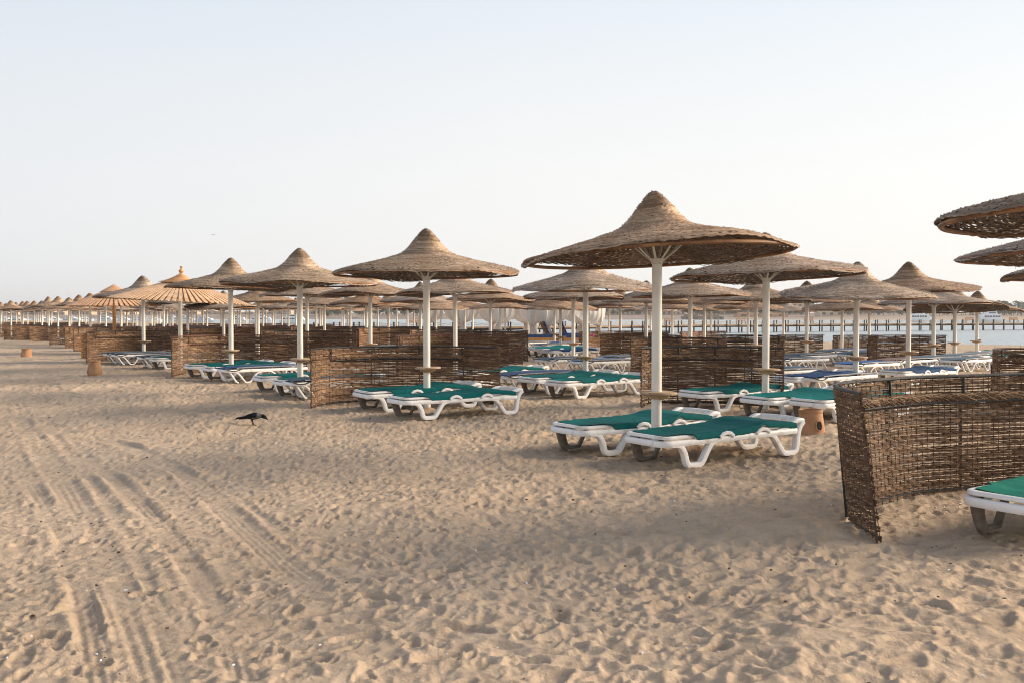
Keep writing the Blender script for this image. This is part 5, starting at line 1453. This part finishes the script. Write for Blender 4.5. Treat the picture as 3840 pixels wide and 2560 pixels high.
def tree(px, d, s, kind, label):
    x, y = at(px, d); z = gz(x, y)
    if kind == 'palm':
        t = thing('palm_tree', label, 'palm tree', (x, y, z), (0, 0, LEAFR.uniform(0, 6)), 'palm trees on the far shore'); t.scale = (s, s, s * LEAFR.uniform(.9, 1.15))
        obj('trunk', PTR, t); obj('crown', PALM[LEAFR.randrange(2)], t, (0, 0, 3.2), color=(1, 1, .95, 1))
    else:
        t = thing('broadleaf_tree', label, 'tree', (x, y, z), (0, 0, LEAFR.uniform(0, 6)), 'bushy trees on the far shore'); t.scale = (s * LEAFR.uniform(1, 1.5), s, s * LEAFR.uniform(.7, 1.1))
        obj('trunk', TRUNK, t); obj('crown', BUSH[LEAFR.randrange(3)], t, color=(LEAFR.uniform(.8, 1.2),) * 2 + (1, 1))
WINM = MB().box((0, 0, 0), (1, .3, 1)).mesh('window_recess', M['window'], False)
def hotel(px, d, w, h, lab, floors=3, bays=6, tint=(1, 1, 1, 1), feat=None, name='hotel_building', grp=None):
    x, y = at(px, d); z = gz(x, y)
    t = thing(name, lab, 'building', (x, y, z), group=grp)
    mb = MB().box((0, 4, h / 2 - .5), (w, 8, h + 1)).box((-w * .3, 3.7, h + .35), (w * .28, 6.4, .9)).box((w * .22, 3.8, h + .2), (w * .34, 6.0, .6)).box((0, -.1, h * .34), (w * .5, .5, .12))
    obj('wall', mb.mesh('hotel_wall', M['wall'], False), t, color=tint)
    fh = h / floors
    for f in range(floors):
        for b in range(bays):
            obj('window', WINM, t, (-w / 2 + (b + .5) * w / bays, .0, fh * (f + .52)), scale=(w / bays * .42, .3, fh * .5))
    if feat == 'dome':
        obj('tower', MB().lathe([(.9, 0), (.9, 2.2), (1.05, 2.25), (1.05, 2.4), (.85, 2.45), (.85, 3.0), (.95, 3.05), (.9, 3.5), (.6, 4.0), (.1, 4.3), (.04, 4.8)], 16).mesh('domed_tower', M['wall']), t, (w * .25, 3, h), color=(.72, .66, .62, 1))
    if feat == 'spire':
        obj('turret', MB().lathe([(.8, 0), (.8, .8), (1.1, .85), (.1, 2.1), (.03, 2.8)], 8).mesh('pointed_turret', M['wall']), t, (0, 3, h), color=(.62, .56, .52, 1))
    if feat == 'gable':
        obj('gable_roof', MB().lathe([(w * .36, 0), (w * .05, 1.7)], 4).mesh('gable_roof', M['wall']), t, (0, 4, h), (0, 0, R(45)), color=(.8, .62, .5, 1))
HT = [(2275, 560, 14, 6.2, 'far pale hotel block left of the nearest pole, above the far beach', 3, 6, (1.05, 1.02, 1, 1), None),
      (2330, 575, 14, 6.8, 'far hotel wing with square windows directly left of the nearest pole', 3, 6, (.95, .92, .9, 1), None),
      (2385, 560, 16, 5.6, 'low cream hotel wing on the terraces left of the nearest pole', 2, 7, (1.1, 1.05, 1, 1), None),
      (2508, 560, 18, 6.2, 'cream hotel with arched wing just right of the nearest pole', 3, 7, (1.1, 1.04, .98, 1), None),
      (2700, 590, 30, 6.9, 'long hotel block behind trees between the two big canopies', 3, 12, (1.0, .93, .86, 1), None),
      (2790, 600, 16, 5.8, 'hotel end wing right of the long block', 3, 6, (.92, .85, .8, 1), None),
      (3000, 585, 9, 8.6, 'tan hotel tower among palms right of the pale umbrella', 4, 3, (1.1, .98, .85, 1), 'gable'),
      (3118, 500, 11, 5.0, 'cream house with stepped gable behind the bushes', 2, 3, (1.2, 1.15, 1.08, 1), 'gable'),
      (2955, 600, 16, 5.6, 'low hotel wing behind the pale low umbrella', 2, 6, (.95, .88, .82, 1), None),
      (3315, 640, 18, 6.8, 'hotel block with a small pointed turret on the right shore', 3, 7, (.9, .84, .8, 1), 'spire'),
      (3368, 650, 22, 7.6, 'hotel with a domed tower on the right shore', 3, 8, (.92, .84, .76, 1), 'dome'),
      (3440, 640, 22, 7.2, 'tan hotel block behind the left yacht', 3, 8, (1.0, .90, .8, 1), None),
      (3540, 640, 18, 5.8, 'low hotel wing between the two yachts', 2, 6, (.95, .86, .78, 1), None),
      (3205, 600, 20, 5.2, 'wide low hotel wing behind the tall pale pole', 2, 8, (.92, .85, .8, 1), None),
      (2640, 480, 18, 1.9, 'low flat roofed beach bar on the far sand', 1, 7, (.5, .48, .46, 1), None),
      (2860, 500, 24, 1.5, 'long low orange wall building on the far sand', 1, 4, (1.1, .8, .62, 1), None)]
for a in HT: hotel(a[0], a[1] - 55, *a[2:])
for i in range(18): hotel(50 + i * 72 + LEAFR.uniform(-20, 20), 620 + LEAFR.uniform(-20, 20), LEAFR.uniform(8, 16), LEAFR.uniform(1.2, 2.8), 'tiny low building in the hazy shore behind the left boats', 1, 4, (.95, .92, .9, 1), None, grp='low buildings on the hazy far left shore')
TP = 'palm tree rising among the far hotels'; TB = 'bushy green tree in the belt along the far shore'
for i in range(190):
    px = LEAFR.uniform(1180, 3860); tree(px, LEAFR.uniform(478, 540) - .03 * max(0, px - 2400), LEAFR.uniform(.8, 1.8), 'bush', TB)
for i in range(36):
    px = LEAFR.uniform(1180, 1660); tree(px, LEAFR.uniform(500, 560), LEAFR.uniform(1.3, 2.2), 'bush', 'dense dark tree on the shore left of the centre curtains')
for px in (2255, 2300, 2350, 2420, 2545, 2560, 2610, 2650, 2690, 2740, 2905, 2925, 2960, 3010, 3035, 3052, 3060, 3160, 3185, 3240, 3290, 3345, 3395, 3470, 3510, 3560): tree(px, LEAFR.uniform(520, 575), LEAFR.uniform(1.5, 2.35), 'palm', TP)
for i in range(60): tree(LEAFR.uniform(3530, 3880), LEAFR.uniform(455, 520), LEAFR.uniform(1.5, 2.0), 'palm', 'palm in the dense grove on the right shore')
FP = MB().lathe([(.03, 0), (.03, 1.9)], 5).mesh('far_parasol_pole', M['boatwhite'])
FC = MB().lathe([(1.5, 1.75), (1.0, 1.95), (.4, 2.2), (.05, 2.5)], 10).mesh('far_parasol_canopy', M['farcloth'])
for i in range(280):
    px = LEAFR.uniform(1200, 3860); d = LEAFR.uniform(436, 482) - .075 * max(0, px - 1920)
    x, y = at(px, d); white = px > 3250
    t = thing('far_parasol', ('white parasol on the far right beach' if white else 'tiny thatched parasol on the far beach'), 'parasol', (x, y, gz(x, y)), (0, 0, 0), 'parasols on the far beach')
    t.scale = (.85, .85, .55); obj('pole', FP, t); obj('canopy', FC, t, color=(2.2, 2.4, 2.7, 1) if white else (LEAFR.uniform(.8, 1.2), LEAFR.uniform(.8, 1.15), LEAFR.uniform(.8, 1.15), 1))
# low hills far away on the left
hx = np.linspace(-2600, -200, 120); rows = []
for j, f in enumerate(np.linspace(0, 1, 12)):
    for xx in hx:
        hh = 16 + 7 * math.sin(xx * .004) + 5 * math.sin(xx * .013 + 1) + 3 * math.sin(xx * .031) + 6 * float(smooth(np.array((-900 - xx) / 900)))
        hh *= float(smooth(np.array((-300 - xx) / 500)))
        rows.append((xx * (1 + .1 * f), 2250 + 500 * f, -3 + (hh + 4) * math.sin(math.pi * (.05 + .75 * f)) + 1.5 * math.sin(xx * .05 + j)))
M['hill'] = noise_mat('desert hill rock', (.30, .23, .18), (.42, .33, .26), .01, .95)
struct('hills', grid_mesh('hills', np.array(rows), 12, 120, M['hill']))

# ------------------------------------------------------------------ air
hm = bpy.data.materials.new('sea haze'); hm.use_nodes = True; hn = hm.node_tree
for n_ in list(hn.nodes):
    if n_.type != 'OUTPUT_MATERIAL': hn.nodes.remove(n_)
pv = hn.nodes.new('ShaderNodeVolumePrincipled'); pv.inputs['Density'].default_value = 0.0003; pv.inputs['Color'].default_value = (.93, .94, .97, 1); pv.inputs['Anisotropy'].default_value = 0.2
hn.links.new(pv.outputs[0], [n_ for n_ in hn.nodes if n_.type == 'OUTPUT_MATERIAL'][0].inputs['Volume'])
hz = obj('haze', MB().box((0, 1490, 16), (9400, 3100, 44)).mesh('haze', hm, False)); hz['kind'] = 'stuff'
# ------------------------------------------------------------------ light, sky, camera
SUN_EL, SUN_AZ = 21.0, 80.0     # azimuth clockwise from +Y (view direction): low on the right, slightly beyond the beach
sl = bpy.data.lights.new('sun', 'SUN'); sl.energy = 5.0; sl.angle = R(27.0); sl.color = (1.0, .82, .62)
so = bpy.data.objects.new('sun', sl); COL.objects.link(so)
sd = Vector((math.sin(R(SUN_AZ)) * math.cos(R(SUN_EL)), math.cos(R(SUN_AZ)) * math.cos(R(SUN_EL)), math.sin(R(SUN_EL))))
so.rotation_euler = sd.to_track_quat('Z', 'Y').to_euler()
w = bpy.data.worlds.new('World'); scene.world = w; w.use_nodes = True
nt = w.node_tree; bg = nt.nodes['Background']
sky = nt.nodes.new('ShaderNodeTexSky'); sky.sky_type = 'NISHITA'; sky.sun_disc = False
sky.sun_elevation = R(SUN_EL); sky.sun_rotation = R(SUN_AZ); sky.air_density = 1.2; sky.dust_density = 3.0; sky.ozone_density = 1.5
tc = nt.nodes.new('ShaderNodeTexCoord'); sx = nt.nodes.new('ShaderNodeSeparateXYZ'); nt.links.new(tc.outputs['Generated'], sx.inputs[0])
rz_ = ramp(nt, [(0.0, (.69, .688, .68)), (.05, (.71, .705, .695)), (.14, (.705, .704, .698)), (.23, (.665, .68, .69)), (.33, (.59, .635, .69)), (.50, (.36, .40, .47)), (1.0, (.28, .33, .42))])
nt.links.new(sx.outputs['Z'], rz_.inputs[0])
# sideways: bluer and darker away from the sun
ma = nt.nodes.new('ShaderNodeMapRange'); ma.inputs['From Min'].default_value = -.55; ma.inputs['From Max'].default_value = .55
nt.links.new(sx.outputs['X'], ma.inputs['Value'])
ra = ramp(nt, [(0.0, (.88, .905, .945)), (.5, (1.0, 1.0, 1.0)), (1.0, (1.045, 1.045, 1.035))]); nt.links.new(ma.outputs[0], ra.inputs[0])
haze_c = mixc(nt, rz_.outputs[0], ra.outputs[0], 1.0, 'MULTIPLY')
scl = nt.nodes.new('ShaderNodeVectorMath'); scl.operation = 'SCALE'; scl.inputs['Scale'].default_value = 10.0
nt.links.new(haze_c, scl.inputs[0])
mixed = mixc(nt, sky.outputs[0], scl.outputs[0], .90)
nt.links.new(mixed, bg.inputs['Color']); bg.inputs['Strength'].default_value = .10

cam = bpy.data.cameras.new('camera'); cam.sensor_width = 36; cam.lens = F / 3840 * 36; cam.clip_start = .05; cam.clip_end = 9000
co = bpy.data.objects.new('camera', cam); COL.objects.link(co); co.location = (0, 0, CAM_Z)
co.rotation_euler = (R(90) - PITCH, 0, 0)
scene.camera = co
scene.view_settings.view_transform = 'Standard'; scene.view_settings.look = 'None'; scene.view_settings.gamma = 1; scene.view_settings.exposure = 0.52
scene.render.resolution_x = 1024; scene.render.resolution_y = 682

scene.cycles.filter_width = 1.05
scene.cycles.use_denoising = True
